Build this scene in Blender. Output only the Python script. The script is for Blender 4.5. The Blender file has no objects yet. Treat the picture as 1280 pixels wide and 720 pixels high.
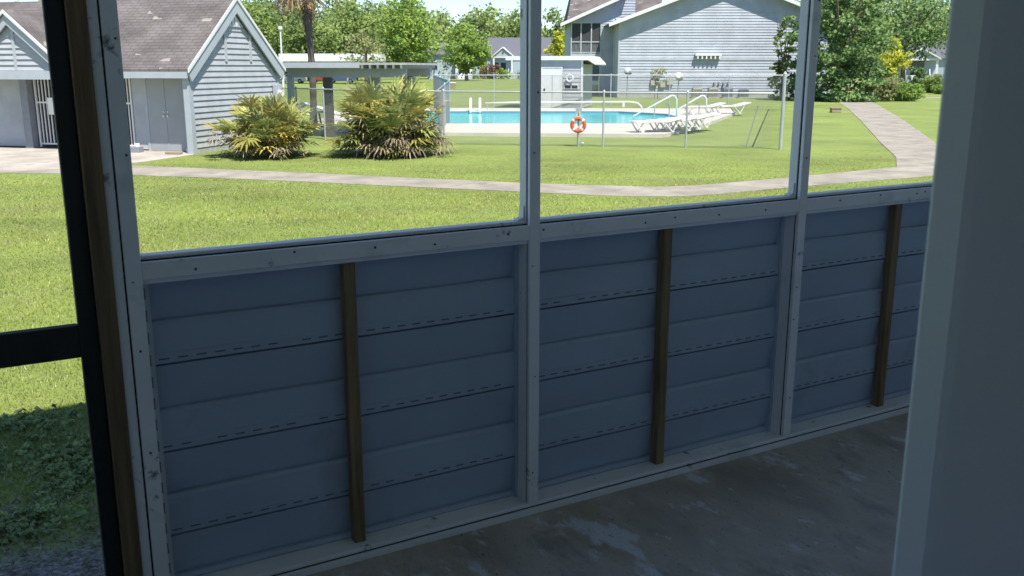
import bpy, math, random
import numpy as np
from mathutils import Vector, Matrix
R = math.radians
random.seed(7)
S = bpy.context.scene
COL = S.collection

# ------------------------------------------------------------------ camera, sky, sun, exposure
FZ = 0.80                       # porch floor above the lawn
ZC = FZ + 1.487                 # eye height
YAW, PITCH = R(30), math.atan(275 / 1170)
FWD = Vector((math.sin(YAW), math.cos(YAW), 0)); RGT = Vector((math.cos(YAW), -math.sin(YAW), 0))
cam = bpy.data.objects.new('camera', bpy.data.cameras.new('camera')); COL.objects.link(cam); S.camera = cam
cam.location = (0, 0, ZC); cam.rotation_euler = (R(90) - PITCH, 0, -YAW)
cam.data.sensor_width = 36; cam.data.lens = 1170 / 1280 * 36
cam.data.clip_start = 0.05; cam.data.clip_end = 3000
cam.data.dof.use_dof = True; cam.data.dof.focus_distance = 7.0; cam.data.dof.aperture_fstop = 11

EL = R(60); SH = Vector((-0.01, -1.0, 0)).normalized()
w = bpy.data.worlds.new('World'); S.world = w; w.use_nodes = True
nt = w.node_tree; bg = nt.nodes['Background']
sky = nt.nodes.new('ShaderNodeTexSky'); sky.sky_type = 'NISHITA'; sky.sun_disc = False
sky.sun_elevation = EL; sky.sun_rotation = math.atan2(SH.x, SH.y) % (2 * math.pi)
sky.air_density = 1.0; sky.dust_density = 0.0; sky.ozone_density = 3.0; sky.altitude = 1800
nt.links.new(sky.outputs[0], bg.inputs[0]); bg.inputs[1].default_value = 0.09
sl = bpy.data.lights.new('sun', 'SUN'); sl.energy = 3.7; sl.angle = R(0.5); sl.color = (1, .95, .86)
so = bpy.data.objects.new('sun', sl); COL.objects.link(so); so.location = (0, -10, 30)
so.rotation_euler = Vector((SH.x * math.cos(EL), SH.y * math.cos(EL), math.sin(EL))).to_track_quat('Z', 'Y').to_euler()
S.view_settings.view_transform = 'Standard'; S.view_settings.look = 'None'
S.view_settings.exposure = 1.08; S.view_settings.gamma = 1; S.view_settings.use_curve_mapping = False
S.cycles.max_bounces = 10; S.cycles.diffuse_bounces = 6; S.cycles.transparent_max_bounces = 8
S.cycles.use_denoising = True; S.cycles.sample_clamp_indirect = 8

def W(x, d, z=0.0):             # metres to the right of / ahead of the standing point -> world
    v = RGT * x + FWD * d
    return Vector((v.x, v.y, z))

# ------------------------------------------------------------------ materials
MATS = {}
def mat(name, col, rough=.7, var=.12, scale=6, bump=0.0, bscale=40, trans=0.0, attr=False, metal=0.0, spots=None, stretch=None, spec=.4):
    m = bpy.data.materials.new(name); m.use_nodes = True; n = m.node_tree; L = n.links
    p = n.nodes['Principled BSDF']; p.inputs['Roughness'].default_value = rough; p.inputs['Metallic'].default_value = metal
    p.inputs['Specular IOR Level'].default_value = spec
    tc = n.nodes.new('ShaderNodeTexCoord'); vec = tc.outputs['Object']
    if stretch:
        mp = n.nodes.new('ShaderNodeMapping'); mp.inputs['Scale'].default_value = stretch; L.new(vec, mp.inputs[0]); vec = mp.outputs[0]
    no = n.nodes.new('ShaderNodeTexNoise'); no.inputs['Scale'].default_value = scale; no.inputs['Detail'].default_value = 6; L.new(vec, no.inputs['Vector'])
    r = n.nodes.new('ShaderNodeMapRange'); r.inputs['From Min'].default_value = .3; r.inputs['From Max'].default_value = .7
    r.inputs['To Min'].default_value = 1 - var; r.inputs['To Max'].default_value = 1 + var
    fac = no.outputs['Fac']
    L.new(fac, r.inputs['Value'])
    mx = n.nodes.new('ShaderNodeMix'); mx.data_type = 'RGBA'; mx.blend_type = 'MULTIPLY'; mx.inputs['Factor'].default_value = 1
    mx.inputs['A'].default_value = (*col, 1); L.new(r.outputs[0], mx.inputs['B']); out = mx.outputs['Result']
    if attr:                                           # per-leaf and per-clump tint
        at = n.nodes.new('ShaderNodeAttribute'); at.attribute_name = 'tint'
        ra = n.nodes.new('ShaderNodeMapRange'); ra.inputs['To Min'].default_value = .5; ra.inputs['To Max'].default_value = 1.5; L.new(at.outputs['Fac'], ra.inputs['Value'])
        m2 = n.nodes.new('ShaderNodeMix'); m2.data_type = 'RGBA'; m2.blend_type = 'MULTIPLY'; m2.inputs['Factor'].default_value = 1
        L.new(out, m2.inputs['A']); L.new(ra.outputs[0], m2.inputs['B'])
        hs = n.nodes.new('ShaderNodeHueSaturation'); rh = n.nodes.new('ShaderNodeMapRange')
        rh.inputs['To Min'].default_value = .52; rh.inputs['To Max'].default_value = .475; L.new(at.outputs['Fac'], rh.inputs['Value'])
        L.new(rh.outputs[0], hs.inputs['Hue']); L.new(m2.outputs['Result'], hs.inputs['Color']); out = hs.outputs['Color']
    if spots:                                          # (colour, scale, threshold, softness): worn patches and dirt
        for (sc_, ss, th, so_) in spots:
            s2 = n.nodes.new('ShaderNodeTexNoise'); s2.inputs['Scale'].default_value = ss; s2.inputs['Detail'].default_value = 5; s2.inputs['Roughness'].default_value = .65
            L.new(vec, s2.inputs['Vector'])
            r2 = n.nodes.new('ShaderNodeMapRange'); r2.inputs['From Min'].default_value = th; r2.inputs['From Max'].default_value = th + so_; L.new(s2.outputs['Fac'], r2.inputs['Value'])
            m3 = n.nodes.new('ShaderNodeMix'); m3.data_type = 'RGBA'; L.new(r2.outputs[0], m3.inputs['Factor']); L.new(out, m3.inputs['A']); m3.inputs['B'].default_value = (*sc_, 1)
            out = m3.outputs['Result']
    L.new(out, p.inputs['Base Color'])
    if attr:
        ge = n.nodes.new('ShaderNodeNewGeometry'); va = n.nodes.new('ShaderNodeVectorMath'); va.operation = 'ADD'; va.inputs[1].default_value = (0, 0, attr)
        vn = n.nodes.new('ShaderNodeVectorMath'); vn.operation = 'NORMALIZE'; L.new(ge.outputs['Normal'], va.inputs[0]); L.new(va.outputs[0], vn.inputs[0]); L.new(vn.outputs[0], p.inputs['Normal'])
    if bump:
        nb = n.nodes.new('ShaderNodeTexNoise'); nb.inputs['Scale'].default_value = bscale; nb.inputs['Detail'].default_value = 4; L.new(vec, nb.inputs['Vector'])
        b = n.nodes.new('ShaderNodeBump'); b.inputs['Strength'].default_value = bump; b.inputs['Distance'].default_value = .02; L.new(nb.outputs['Fac'], b.inputs['Height']); L.new(b.outputs[0], p.inputs['Normal'])
    if trans:
        tr = n.nodes.new('ShaderNodeBsdfTranslucent'); L.new(out, tr.inputs['Color']); ms = n.nodes.new('ShaderNodeMixShader'); ms.inputs[0].default_value = trans
        L.new(p.outputs[0], ms.inputs[1]); L.new(tr.outputs[0], ms.inputs[2]); L.new(ms.outputs[0], n.nodes['Material Output'].inputs['Surface'])
    MATS[name] = m
    return m

def brick_mat(name, c1, c2, mortar, sx, sy, bw, bh, spots=()):
    m = mat(name, c1, .9, .15, 3, spots=None); n = m.node_tree; L = n.links
    tc = n.nodes.new('ShaderNodeTexCoord'); mp = n.nodes.new('ShaderNodeMapping'); mp.inputs['Scale'].default_value = (sx, sy, 1); L.new(tc.outputs['Object'], mp.inputs[0])
    br = n.nodes.new('ShaderNodeTexBrick'); br.inputs['Color1'].default_value = (*c1, 1); br.inputs['Color2'].default_value = (*c2, 1); br.inputs['Mortar'].default_value = (*mortar, 1)
    br.inputs['Scale'].default_value = 1; br.inputs['Mortar Size'].default_value = .012; br.inputs['Brick Width'].default_value = bw; br.inputs['Row Height'].default_value = bh; br.inputs['Bias'].default_value = -.2
    L.new(mp.outputs[0], br.inputs['Vector'])
    no = n.nodes.new('ShaderNodeTexNoise'); no.inputs['Scale'].default_value = 1.3; no.inputs['Detail'].default_value = 7; L.new(tc.outputs['Object'], no.inputs['Vector'])
    r = n.nodes.new('ShaderNodeMapRange'); r.inputs['From Min'].default_value = .3; r.inputs['From Max'].default_value = .7; r.inputs['To Min'].default_value = .72; r.inputs['To Max'].default_value = 1.25; L.new(no.outputs['Fac'], r.inputs['Value'])
    mx = n.nodes.new('ShaderNodeMix'); mx.data_type = 'RGBA'; mx.blend_type = 'MULTIPLY'; mx.inputs['Factor'].default_value = 1
    L.new(br.outputs['Color'], mx.inputs['A']); L.new(r.outputs[0], mx.inputs['B'])
    L.new(mx.outputs['Result'], n.nodes['Principled BSDF'].inputs['Base Color'])
    return m

mat('trim', (.83, .85, .88), .45, .05, 3, spots=[((.2, .19, .17), 10, .645, .06), ((.50, .54, .56), 4, .58, .25)], bump=.05, bscale=200)
mat('spline_gap', (.012, .013, .014), .6, .1)  # black for screen splines, also paints the shade of frame gaps
mat('vinyl', (.405, .49, .61), .45, .06, 3, bump=.06, bscale=260, spots=[((.2, .24, .30), 2.2, .6, .3), ((.07, .08, .1), 20, .76, .03)])
mat('flange', (.55, .60, .64), .5, .05)
mat('slot', (.12, .135, .17), .8, .05)
mat('wood', (.25, .175, .095), .75, .38, 7, bump=.35, bscale=30, stretch=(9, 9, .5))
mat('post_wood', (.17, .115, .065), .8, .38, 6, bump=.3, bscale=30, stretch=(9, 9, .5))
mat('dark_wood', (.022, .026, .026), .75, .3, 5, stretch=(6, 6, .6))
mat('steel', (.35, .35, .36), .4, .2, metal=.9)
mat('jamb', (.64, .71, .76), .5, .05, 3, bump=.05, bscale=120, spots=[((.55, .6, .66), 3, .58, .2)])
mat('room', (.80, .78, .82), .85, .03)
mat('ceiling', (.82, .80, .85), .85, .05)
mat('bldg', (.76, .76, .84), .8, .06)
mat('concrete_in', (.52, .475, .425), .8, .35, 2.2, bump=.25, bscale=90, stretch=(2.0, .9, 1),
    spots=[((.27, .255, .24), 2.2, .5, .2), ((.40, .31, .23), 1.5, .54, .18), ((.64, .67, .72), 2.9, .59, .06), ((.6, .62, .66), 9, .625, .05), ((.24, .22, .2), 45, .60, .08), ((.05, .05, .05), 22, .69, .03)])
mat('walk', (.30, .27, .222), .9, .25, 1.3, bump=.15, bscale=30, spots=[((.2, .185, .16), 2.3, .55, .14), ((.36, .33, .29), 6, .62, .1)])
mat('apron', (.40, .36, .31), .9, .25, 1.1, bump=.15, bscale=30, spots=[((.27, .25, .22), 1.3, .55, .14)])
mat('deck', (.50, .465, .41), .9, .12, 1.2, spots=[((.48, .42, .36), 1.1, .58, .2)])
mat('dirt', (.2, .185, .165), .95, .35, 8, bump=.5, bscale=40)
mat('siding_small', (.40, .42, .45), .7, .09, 2.5, spots=[((.32, .34, .37), 1.7, .6, .2), ((.27, .27, .27), 6, .66, .1)])  # own grey-blue paint of the pool house and shed boards
mat('siding_big', (.39, .42, .48), .7, .12, .9, spots=[((.33, .36, .42), 1.3, .54, .2), ((.28, .29, .32), 3, .66, .1)])
mat('white_paint', (.66, .67, .68), .6, .05, 3)
mat('grey_trim', (.38, .42, .46), .65, .06, 3)
mat('door_grey', (.32, .34, .36), .6, .05, 2)
mat('white_metal', (.7, .7, .69), .45, .04, 3)
mat('black', (.015, .015, .016), .6, .1)
mat('screen_dark', (.05, .05, .052), .8, .1)
mat('foundation', (.38, .38, .37), .9, .15)
mat('galv', (.42, .44, .45), .5, .1, metal=.35)
mat('wire', (.22, .235, .24), .5, .05, metal=.2)
mat('bark', (.16, .125, .095), .95, .35, 8, bump=.6, bscale=25, stretch=(3, 3, 1))
mat('palm_bark', (.105, .092, .08), .95, .4, 10, bump=.8, bscale=14, stretch=(1, 1, 4))
mat('dead_frond', (.42, .27, .14), .85, .3, 5, trans=.25, attr=.8)
mat('frond_green', (.34, .385, .115), .55, .25, 5, trans=.3, attr=.8)
mat('frond_yellow', (.40, .36, .09), .6, .25, 5, trans=.3, attr=.8)
mat('frond_tan', (.34, .28, .185), .8, .35, 5, trans=.2, attr=.8)
mat('leaf_mid', (.23, .325, .085), .6, .15, .6, trans=.4, attr=.8)
mat('leaf_bright', (.25, .38, .075), .6, .15, .6, trans=.4, attr=.8)
mat('leaf_olive', (.27, .30, .125), .65, .15, .6, trans=.4, attr=.8)
mat('leaf_far', (.235, .325, .10), .7, .2, .12, trans=.4, attr=.8)
mat('leaf_dark', (.15, .255, .08), .55, .15, .6, trans=.3, attr=.8)
mat('leaf_lime', (.46, .50, .05), .6, .12, .6, trans=.4, attr=.8)
mat('leaf_rust', (.16, .10, .05), .7, .2, .6, trans=.2, attr=.8)
mat('grass_blade', (.235, .305, .062), .7, .22, .35, trans=.3, attr=1.6, spots=[((.27, .255, .105), .45, .50, .22)])
mat('grass_dry', (.40, .385, .23), .7, .2, 3, attr=1.6)
mat('orange', (.55, .10, .035), .55, .08, 5)
mat('ac_tan', (.40, .38, .34), .6, .1)
mat('ac_grey', (.22, .24, .27), .6, .1)
mat('car_blue', (.05, .09, .2), .25, .03)
mat('car_white', (.75, .76, .78), .25, .03)
mat('car_red', (.25, .05, .03), .3, .03)
mat('glass', (.04, .05, .06), .08, .03)
mat('tyre', (.02, .02, .02), .8, .1)
mat('roof_white', (.72, .73, .74), .6, .04)
mat('roof_dark', (.12, .125, .145), .9, .12)
mat('far_wall', (.36, .43, .52), .8, .06)
mat('post_brown', (.085, .08, .078), .8, .15)
mat('tile', (.10, .24, .33), .3, .1, 8)
mat('paper', (.8, .8, .78), .8, .03)
mat('brown_box', (.30, .23, .16), .8, .1)
brick_mat('shingle', (.150, .132, .130), (.128, .113, .112), (.085, .074, .072), 1, 1.28, .3, .14)
# light tabs where shingles have slipped
def shingle_patches():
    m = MATS['shingle']; n = m.node_tree; L = n.links; p = n.nodes['Principled BSDF']
    src = p.inputs['Base Color'].links[0].from_socket
    tc = n.nodes.new('ShaderNodeTexCoord'); mp = n.nodes.new('ShaderNodeMapping'); mp.inputs['Scale'].default_value = (1, 1.28, 1); L.new(tc.outputs['Object'], mp.inputs[0])
    br = n.nodes.new('ShaderNodeTexBrick'); br.inputs['Scale'].default_value = 1; br.inputs['Brick Width'].default_value = .3; br.inputs['Row Height'].default_value = .14; br.inputs['Mortar Size'].default_value = 0
    br.inputs['Color1'].default_value = (0, 0, 0, 1); br.inputs['Color2'].default_value = (1, 1, 1, 1); L.new(mp.outputs[0], br.inputs['Vector'])
    no = n.nodes.new('ShaderNodeTexNoise'); no.inputs['Scale'].default_value = .9; L.new(tc.outputs['Object'], no.inputs['Vector'])
    a = n.nodes.new('ShaderNodeMath'); a.operation = 'MULTIPLY_ADD'; L.new(no.outputs['Fac'], a.inputs[0]); a.inputs[1].default_value = .9
    L.new(br.outputs['Color'], a.inputs[2])
    g = n.nodes.new('ShaderNodeMath'); g.operation = 'GREATER_THAN'; g.inputs[1].default_value = 1.455; L.new(a.outputs[0], g.inputs[0])
    mx = n.nodes.new('ShaderNodeMix'); mx.data_type = 'RGBA'; L.new(g.outputs[0], mx.inputs['Factor']); L.new(src, mx.inputs['A']); mx.inputs['B'].default_value = (.30, .265, .235, 1)
    L.new(mx.outputs['Result'], p.inputs['Base Color'])
shingle_patches()

# lawn: mown grass seen from above, dry and clover flecks, bare dirt beside the building
def lawn_mat():
    m = mat('lawn', (.19, .25, .056), .9, .3, .35, bump=.5, bscale=70, spots=[((.25, .275, .085), 1.3, .5, .2), ((.165, .21, .055), 4, .52, .16), ((.18, .225, .06), 16, .5, .12), ((.36, .35, .18), 24, .62, .08)])
    n = m.node_tree; L = n.links; p = n.nodes['Principled BSDF']; src = p.inputs['Base Color'].links[0].from_socket
    g = n.nodes.new('ShaderNodeNewGeometry'); sp = n.nodes.new('ShaderNodeSeparateXYZ'); L.new(g.outputs['Position'], sp.inputs[0])
    no = n.nodes.new('ShaderNodeTexNoise'); no.inputs['Scale'].default_value = 1.6; no.inputs['Detail'].default_value = 6; L.new(g.outputs['Position'], no.inputs['Vector'])
    a = n.nodes.new('ShaderNodeMath'); a.operation = 'MULTIPLY_ADD'; L.new(no.outputs['Fac'], a.inputs[0]); a.inputs[1].default_value = 2.2; L.new(sp.outputs['Y'], a.inputs[2])
    r = n.nodes.new('ShaderNodeMapRange'); r.inputs['From Min'].default_value = 5.7; r.inputs['From Max'].default_value = 6.3; r.inputs['To Min'].default_value = 1; r.inputs['To Max'].default_value = 0; L.new(a.outputs[0], r.inputs['Value'])
    n2 = n.nodes.new('ShaderNodeTexNoise'); n2.inputs['Scale'].default_value = 35; n2.inputs['Detail'].default_value = 5; L.new(g.outputs['Position'], n2.inputs['Vector'])
    cr = n.nodes.new('ShaderNodeValToRGB'); cr.color_ramp.elements[0].color = (.09, .08, .07, 1); cr.color_ramp.elements[0].position = .35; cr.color_ramp.elements[1].color = (.36, .34, .32, 1); cr.color_ramp.elements[1].position = .68; L.new(n2.outputs['Fac'], cr.inputs[0])
    mx = n.nodes.new('ShaderNodeMix'); mx.data_type = 'RGBA'; L.new(r.outputs[0], mx.inputs['Factor']); L.new(src, mx.inputs['A']); L.new(cr.outputs[0], mx.inputs['B'])
    L.new(mx.outputs['Result'], p.inputs['Base Color'])
lawn_mat()
def water_mat():
    m = mat('water', (.035, .50, .52), .12, .14, .5, spec=.12, spots=[((.12, .62, .62), 1.1, .5, .2)])
    n = m.node_tree; L = n.links; p = n.nodes['Principled BSDF']
    tc = n.nodes.new('ShaderNodeTexCoord'); no = n.nodes.new('ShaderNodeTexNoise'); no.inputs['Scale'].default_value = 2.5; no.inputs['Detail'].default_value = 3; L.new(tc.outputs['Object'], no.inputs['Vector'])
    b = n.nodes.new('ShaderNodeBump'); b.inputs['Strength'].default_value = .18; b.inputs['Distance'].default_value = .05; L.new(no.outputs['Fac'], b.inputs['Height']); L.new(b.outputs[0], p.inputs['Normal'])
water_mat()

# ------------------------------------------------------------------ mesh building
class MB:
    def __init__(s, off=(0, 0, 0)): s.v = []; s.f = []; s.m = []; s.o = Vector(off); s.mi = 0
    def add(s, vs, fs):
        b = len(s.v); s.v += [tuple(Vector(v) + s.o) for v in vs]
        for f in fs: s.f.append([b + i for i in f]); s.m.append(s.mi)
        return s
    def box(s, x0, x1, y0, y1, z0, z1):
        return s.add([(x0, y0, z0), (x1, y0, z0), (x1, y1, z0), (x0, y1, z0), (x0, y0, z1), (x1, y0, z1), (x1, y1, z1), (x0, y1, z1)],
                     [(0, 3, 2, 1), (4, 5, 6, 7), (0, 1, 5, 4), (1, 2, 6, 5), (2, 3, 7, 6), (3, 0, 4, 7)])
    def prism(s, pts, ax, a, b):        # 2-D polygon extruded along axis ax from a to b
        def p(u, v, t): return {'x': (t, u, v), 'y': (u, t, v), 'z': (u, v, t)}[ax]
        n = len(pts)
        return s.add([p(u, v, a) for u, v in pts] + [p(u, v, b) for u, v in pts],
                     [tuple(range(n - 1, -1, -1)), tuple(range(n, 2 * n))] + [(i, (i + 1) % n, n + (i + 1) % n, n + i) for i in range(n)])
    def bar(s, a, b, wx, wz, up=(0, 0, 1)):
        a, b = Vector(a), Vector(b); d = (b - a).normalized(); u = Vector(up); sx = d.cross(u)
        if sx.length < 1e-4: sx = Vector((1, 0, 0))
        sx.normalize(); uz = sx.cross(d)
        P = [p + sx * i * wx / 2 + uz * j * wz / 2 for p in (a, b) for i, j in ((-1, -1), (1, -1), (1, 1), (-1, 1))]
        return s.add(P, [(0, 3, 2, 1), (4, 5, 6, 7), (0, 1, 5, 4), (1, 2, 6, 5), (2, 3, 7, 6), (3, 0, 4, 7)])
    def tube(s, pts, r, n=8, closed=False):
        pts = [Vector(p) for p in pts]; rs = r if isinstance(r, (list, tuple)) else [r] * len(pts); V = []; N = len(pts); pu = None
        for i, p in enumerate(pts):
            if closed: d = pts[(i + 1) % N] - pts[i - 1]
            else: d = (pts[min(i + 1, N - 1)] - pts[max(i - 1, 0)])
            d.normalize()
            if pu is None: pu = d.orthogonal().normalized()
            u = (pu - d * pu.dot(d)).normalized(); pu = u; q = d.cross(u)
            V += [p + (u * math.cos(2 * math.pi * k / n) + q * math.sin(2 * math.pi * k / n)) * rs[i] for k in range(n)]
        F = []
        for i in range(N if closed else N - 1):
            j = (i + 1) % N
            F += [(i * n + k, i * n + (k + 1) % n, j * n + (k + 1) % n, j * n + k) for k in range(n)]
        if not closed: F += [tuple(range(n - 1, -1, -1)), tuple(range((N - 1) * n, N * n))]
        return s.add(V, F)
    def clap(s, O, u, n, Lf, Rf, z0, z1, ex, lip):      # lapped boards between the outlines Lf(z), Rf(z)
        O, u, n = Vector(O), Vector(u), Vector(n); z = z0
        while z < z1 - 1e-4:
            a, b = z, min(z + ex, z1)
            P = lambda t, zz, o: O + u * t + n * o + Vector((0, 0, zz))
            s.add([P(Lf(a), a, lip), P(Rf(a), a, lip), P(Rf(b), b, 0), P(Lf(b), b, 0), P(Lf(a), a, 0), P(Rf(a), a, 0)], [(0, 1, 2, 3), (4, 5, 1, 0)])
            z = b
        return s

def link(o, parent=None):
    COL.objects.link(o)
    if parent: o.parent = parent
    return o
def obj(name, mb, m, parent=None, bev=0, smooth=False, label=None):
    me = bpy.data.meshes.new(name); me.from_pydata(mb.v, [], mb.f)
    for k in (m if isinstance(m, (list, tuple)) else [m]): me.materials.append(MATS[k])
    me.polygons.foreach_set('material_index', mb.m)
    if smooth: me.polygons.foreach_set('use_smooth', [True] * len(me.polygons))
    me.update(); o = link(bpy.data.objects.new(name, me), parent)
    if bev:
        b = o.modifiers.new('bevel', 'BEVEL'); b.width = bev; b.segments = 2; b.limit_method = 'ANGLE'
    if label: o['label'] = label
    return o
def npobj(name, V, F, mats, parent=None, mi=None, tint=None):
    me = bpy.data.meshes.new(name); nf, k = F.shape
    me.vertices.add(len(V)); me.vertices.foreach_set('co', np.asarray(V, np.float32).ravel())
    me.loops.add(nf * k); me.loops.foreach_set('vertex_index', F.astype(np.int32).ravel())
    me.polygons.add(nf); me.polygons.foreach_set('loop_start', np.arange(0, nf * k, k, dtype=np.int32))
    for q in mats: me.materials.append(MATS[q])
    if mi is not None: me.polygons.foreach_set('material_index', mi.astype(np.int32))
    if tint is not None:
        a = me.attributes.new('tint', 'FLOAT', 'FACE'); a.data.foreach_set('value', np.asarray(tint, np.float32))
    me.update(calc_edges=True); me.validate()
    return link(bpy.data.objects.new(name, me), parent)
def tag(o, label, cat, group=None):
    o['label'] = label; o['category'] = cat
    if group: o['group'] = group
    return o
def thing(name, label, cat, loc, rot=0, group=None):
    o = bpy.data.objects.new(name, None); COL.objects.link(o); o.empty_display_size = .2
    o.location = loc; o.rotation_euler = (0, 0, rot); return tag(o, label, cat, group)
def cthing(name, label, cat, x, d, rot=0, group=None, z=0): return thing(name, label, cat, W(x, d, z), -YAW + R(rot), group)
def structure(o): o['kind'] = 'structure'; return o
def copy_tree(o, parent=None):
    c = o.copy(); COL.objects.link(c); c.parent = parent
    for ch in list(o.children): copy_tree(ch, c)
    return c

# ------------------------------------------------------------------ ground, walks, pool deck
g = MB(); g.add([(-900, -500, 0), (900, -500, 0), (900, 1300, 0), (-900, 1300, 0)], [(0, 1, 2, 3)])
structure(obj('ground', g, 'lawn'))
def flat(name, pts, z, m, thick=.05):
    mb = MB(); mb.prism([(W(x, d).x, W(x, d).y) for x, d in pts], 'z', z - thick, z); return structure(obj(name, mb, m))
flat('walkway', [(-11.5, 21.0), (-8.3, 20.5), (-5.75, 19.78), (-3.06, 18.8), (.15, 17.68), (1.5, 17.15), (2.33, 17.0), (3.06, 17.0), (3.88, 17.35), (5.71, 18.5), (9.26, 20.4), (13, 23.2),
      (11.16, 22.8), (9.1, 22.2), (7.59, 21.15), (6.22, 20.2), (4.23, 18.95), (3.4, 18.5), (2.68, 18.4), (.16, 19.05), (-2.4, 20.05), (-4.26, 20.77), (-6.24, 21.5), (-8.6, 22.4), (-9.44, 22.6)], .012, 'walk')
flat('side_path', [(9.1, 22.206), (11.16, 22.806), (12.72, 27.98), (14.98, 34.76), (17.44, 42.24), (21.42, 54.83), (26.5, 71), (24.0, 71), (19.35, 54.83), (15.72, 42.9), (11.62, 29.82), (10.07, 24.67)], .016, 'walk')
flat('far_path', [(20, 71.2), (60, 80), (60, 82), (20, 73)], .03, 'walk')
flat('apron', [(-11.5, 21.01), (-9.44, 22.61), (-8.6, 25.4), (-9, 26.7), (-19, 28.6), (-19, 21.8)], .016, 'apron')
pool = [(-7, 38.1), (4.8, 38.1), (7.75, 41.4), (7.5, 46.2), (5.5, 49.0), (-7, 49.0)]
deck = [(-8.4, 33.3), (5.13, 31.9), (7.2, 36.4), (11.3, 47.9), (12.0, 52.4), (-8.4, 53.2)]
def wxy(p, z): v = W(p[0], p[1]); return (v.x, v.y, z)
mb = MB(); n = len(pool)
for i in range(n):
    j = (i + 1) % n
    mb.add([wxy(deck[i], .12), wxy(deck[j], .12), wxy(pool[j], .12), wxy(pool[i], .12)], [(0, 1, 2, 3)])
    mb.add([wxy(deck[i], 0), wxy(deck[j], 0), wxy(deck[j], .12), wxy(deck[i], .12)], [(0, 1, 2, 3)])
structure(obj('pool_deck', mb, 'deck'))
mb = MB()
for i in range(n):
    j = (i + 1) % n; mb.add([wxy(pool[i], .0), wxy(pool[j], .0), wxy(pool[j], .119), wxy(pool[i], .119)], [(0, 3, 2, 1)])
structure(obj('pool_wall', mb, 'tile'))
mb = MB(); mb.add([wxy(p, .02) for p in pool], [tuple(range(n))]); structure(obj('pool_water', mb, 'water'))

# ------------------------------------------------------------------ the screened porch the photo is taken from
OX, OY = 2.1, 2.56
porch = thing('screen_porch_wall', 'blue siding half wall with white painted screen frame around the dark concrete porch floor', 'screen wall', (OX, OY, FZ))
po = lambda: MB((-OX, -OY, 0))
fl = MB(); fl.box(-1.3, 4.8, .62, 2.72, FZ - .22, FZ); structure(obj('porch_floor', fl, 'concrete_in'))
b = po(); b.box(.352, 4.6, 2.518, 2.622, 0, .040); sole = obj('sole_plate', b, 'trim', porch, .003)
b = po(); b.box(.352, 4.6, 2.509, 2.5175, .0005, .0235); obj('toe_strip', b, 'trim', sole, .002)
b = po(); b.box(.352, 4.6, 2.5165, 2.519, .024, .0275); obj('spline_gap', b, 'spline_gap', sole)  # black strip painted in for the shaded gap above the toe strip
def nail(par, x, y, z, r=.0035):
    b = po(); b.tube([(x, y - .002, z), (x, y + .002, z)], r, 6); obj('nail', b, 'spline_gap', par)
POSTS = [(1.518, 1.557), (2.715, 2.755), (3.93, 3.97)]
rnd = random.Random(3)
for x0, x1 in POSTS:
    b = po(); b.box(x0, x1, 2.516, 2.531, .040, 2.2); b.box(x0 - .001, x1 - .003, 2.5395, 2.579, 1.0, 2.2); b.box(x0 - .001, x1 - .004, 2.5375, 2.6155, .040, .951)
    p_ = obj('post', b, 'trim', porch, .002)
    b = po(); b.box(x0 - .013, x0 - .0015, 2.584, 2.614, .0402, .9395); obj('channel', b, 'vinyl', p_)
    b = po(); b.box(x0 + .003, x1 - .005, 2.531, 2.5395, .041, 2.2); b.box(x1 - .0015, x1 + .0025, 2.524, 2.531, .041, 1.005); b.box(x1 - .0028, x1 + .003, 2.5325, 2.56, 1.012, 2.2); obj('spline_gap', b, 'spline_gap', p_)  # screen spline above the rail; below it, black drawn for shaded grooves
    for k in range(6): nail(p_, x0 + rnd.uniform(.010, .030), 2.516, .14 + k * .32 + rnd.uniform(-.13, .13), rnd.uniform(.002, .0035))
    b = po(); b.box(x0 - .004, x1 - .006, 2.539, 2.596, .0403, .105); obj('foot_bracket', b, 'trim', p_, .002)
    b = po(); b.prism([(x0 - .026, 1.0132), (x0 - .002, 1.0132), (x0 - .002, 1.06), (x0 - .006, 1.06), (x0 - .008, 1.022), (x0 - .026, 1.0175)], 'y', 2.545, 2.572); obj('corner_bracket', b, 'trim', p_, .001)
BAYS = [(.352, 1.5175), (1.5575, 2.7145), (2.7555, 3.9295)]
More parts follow.
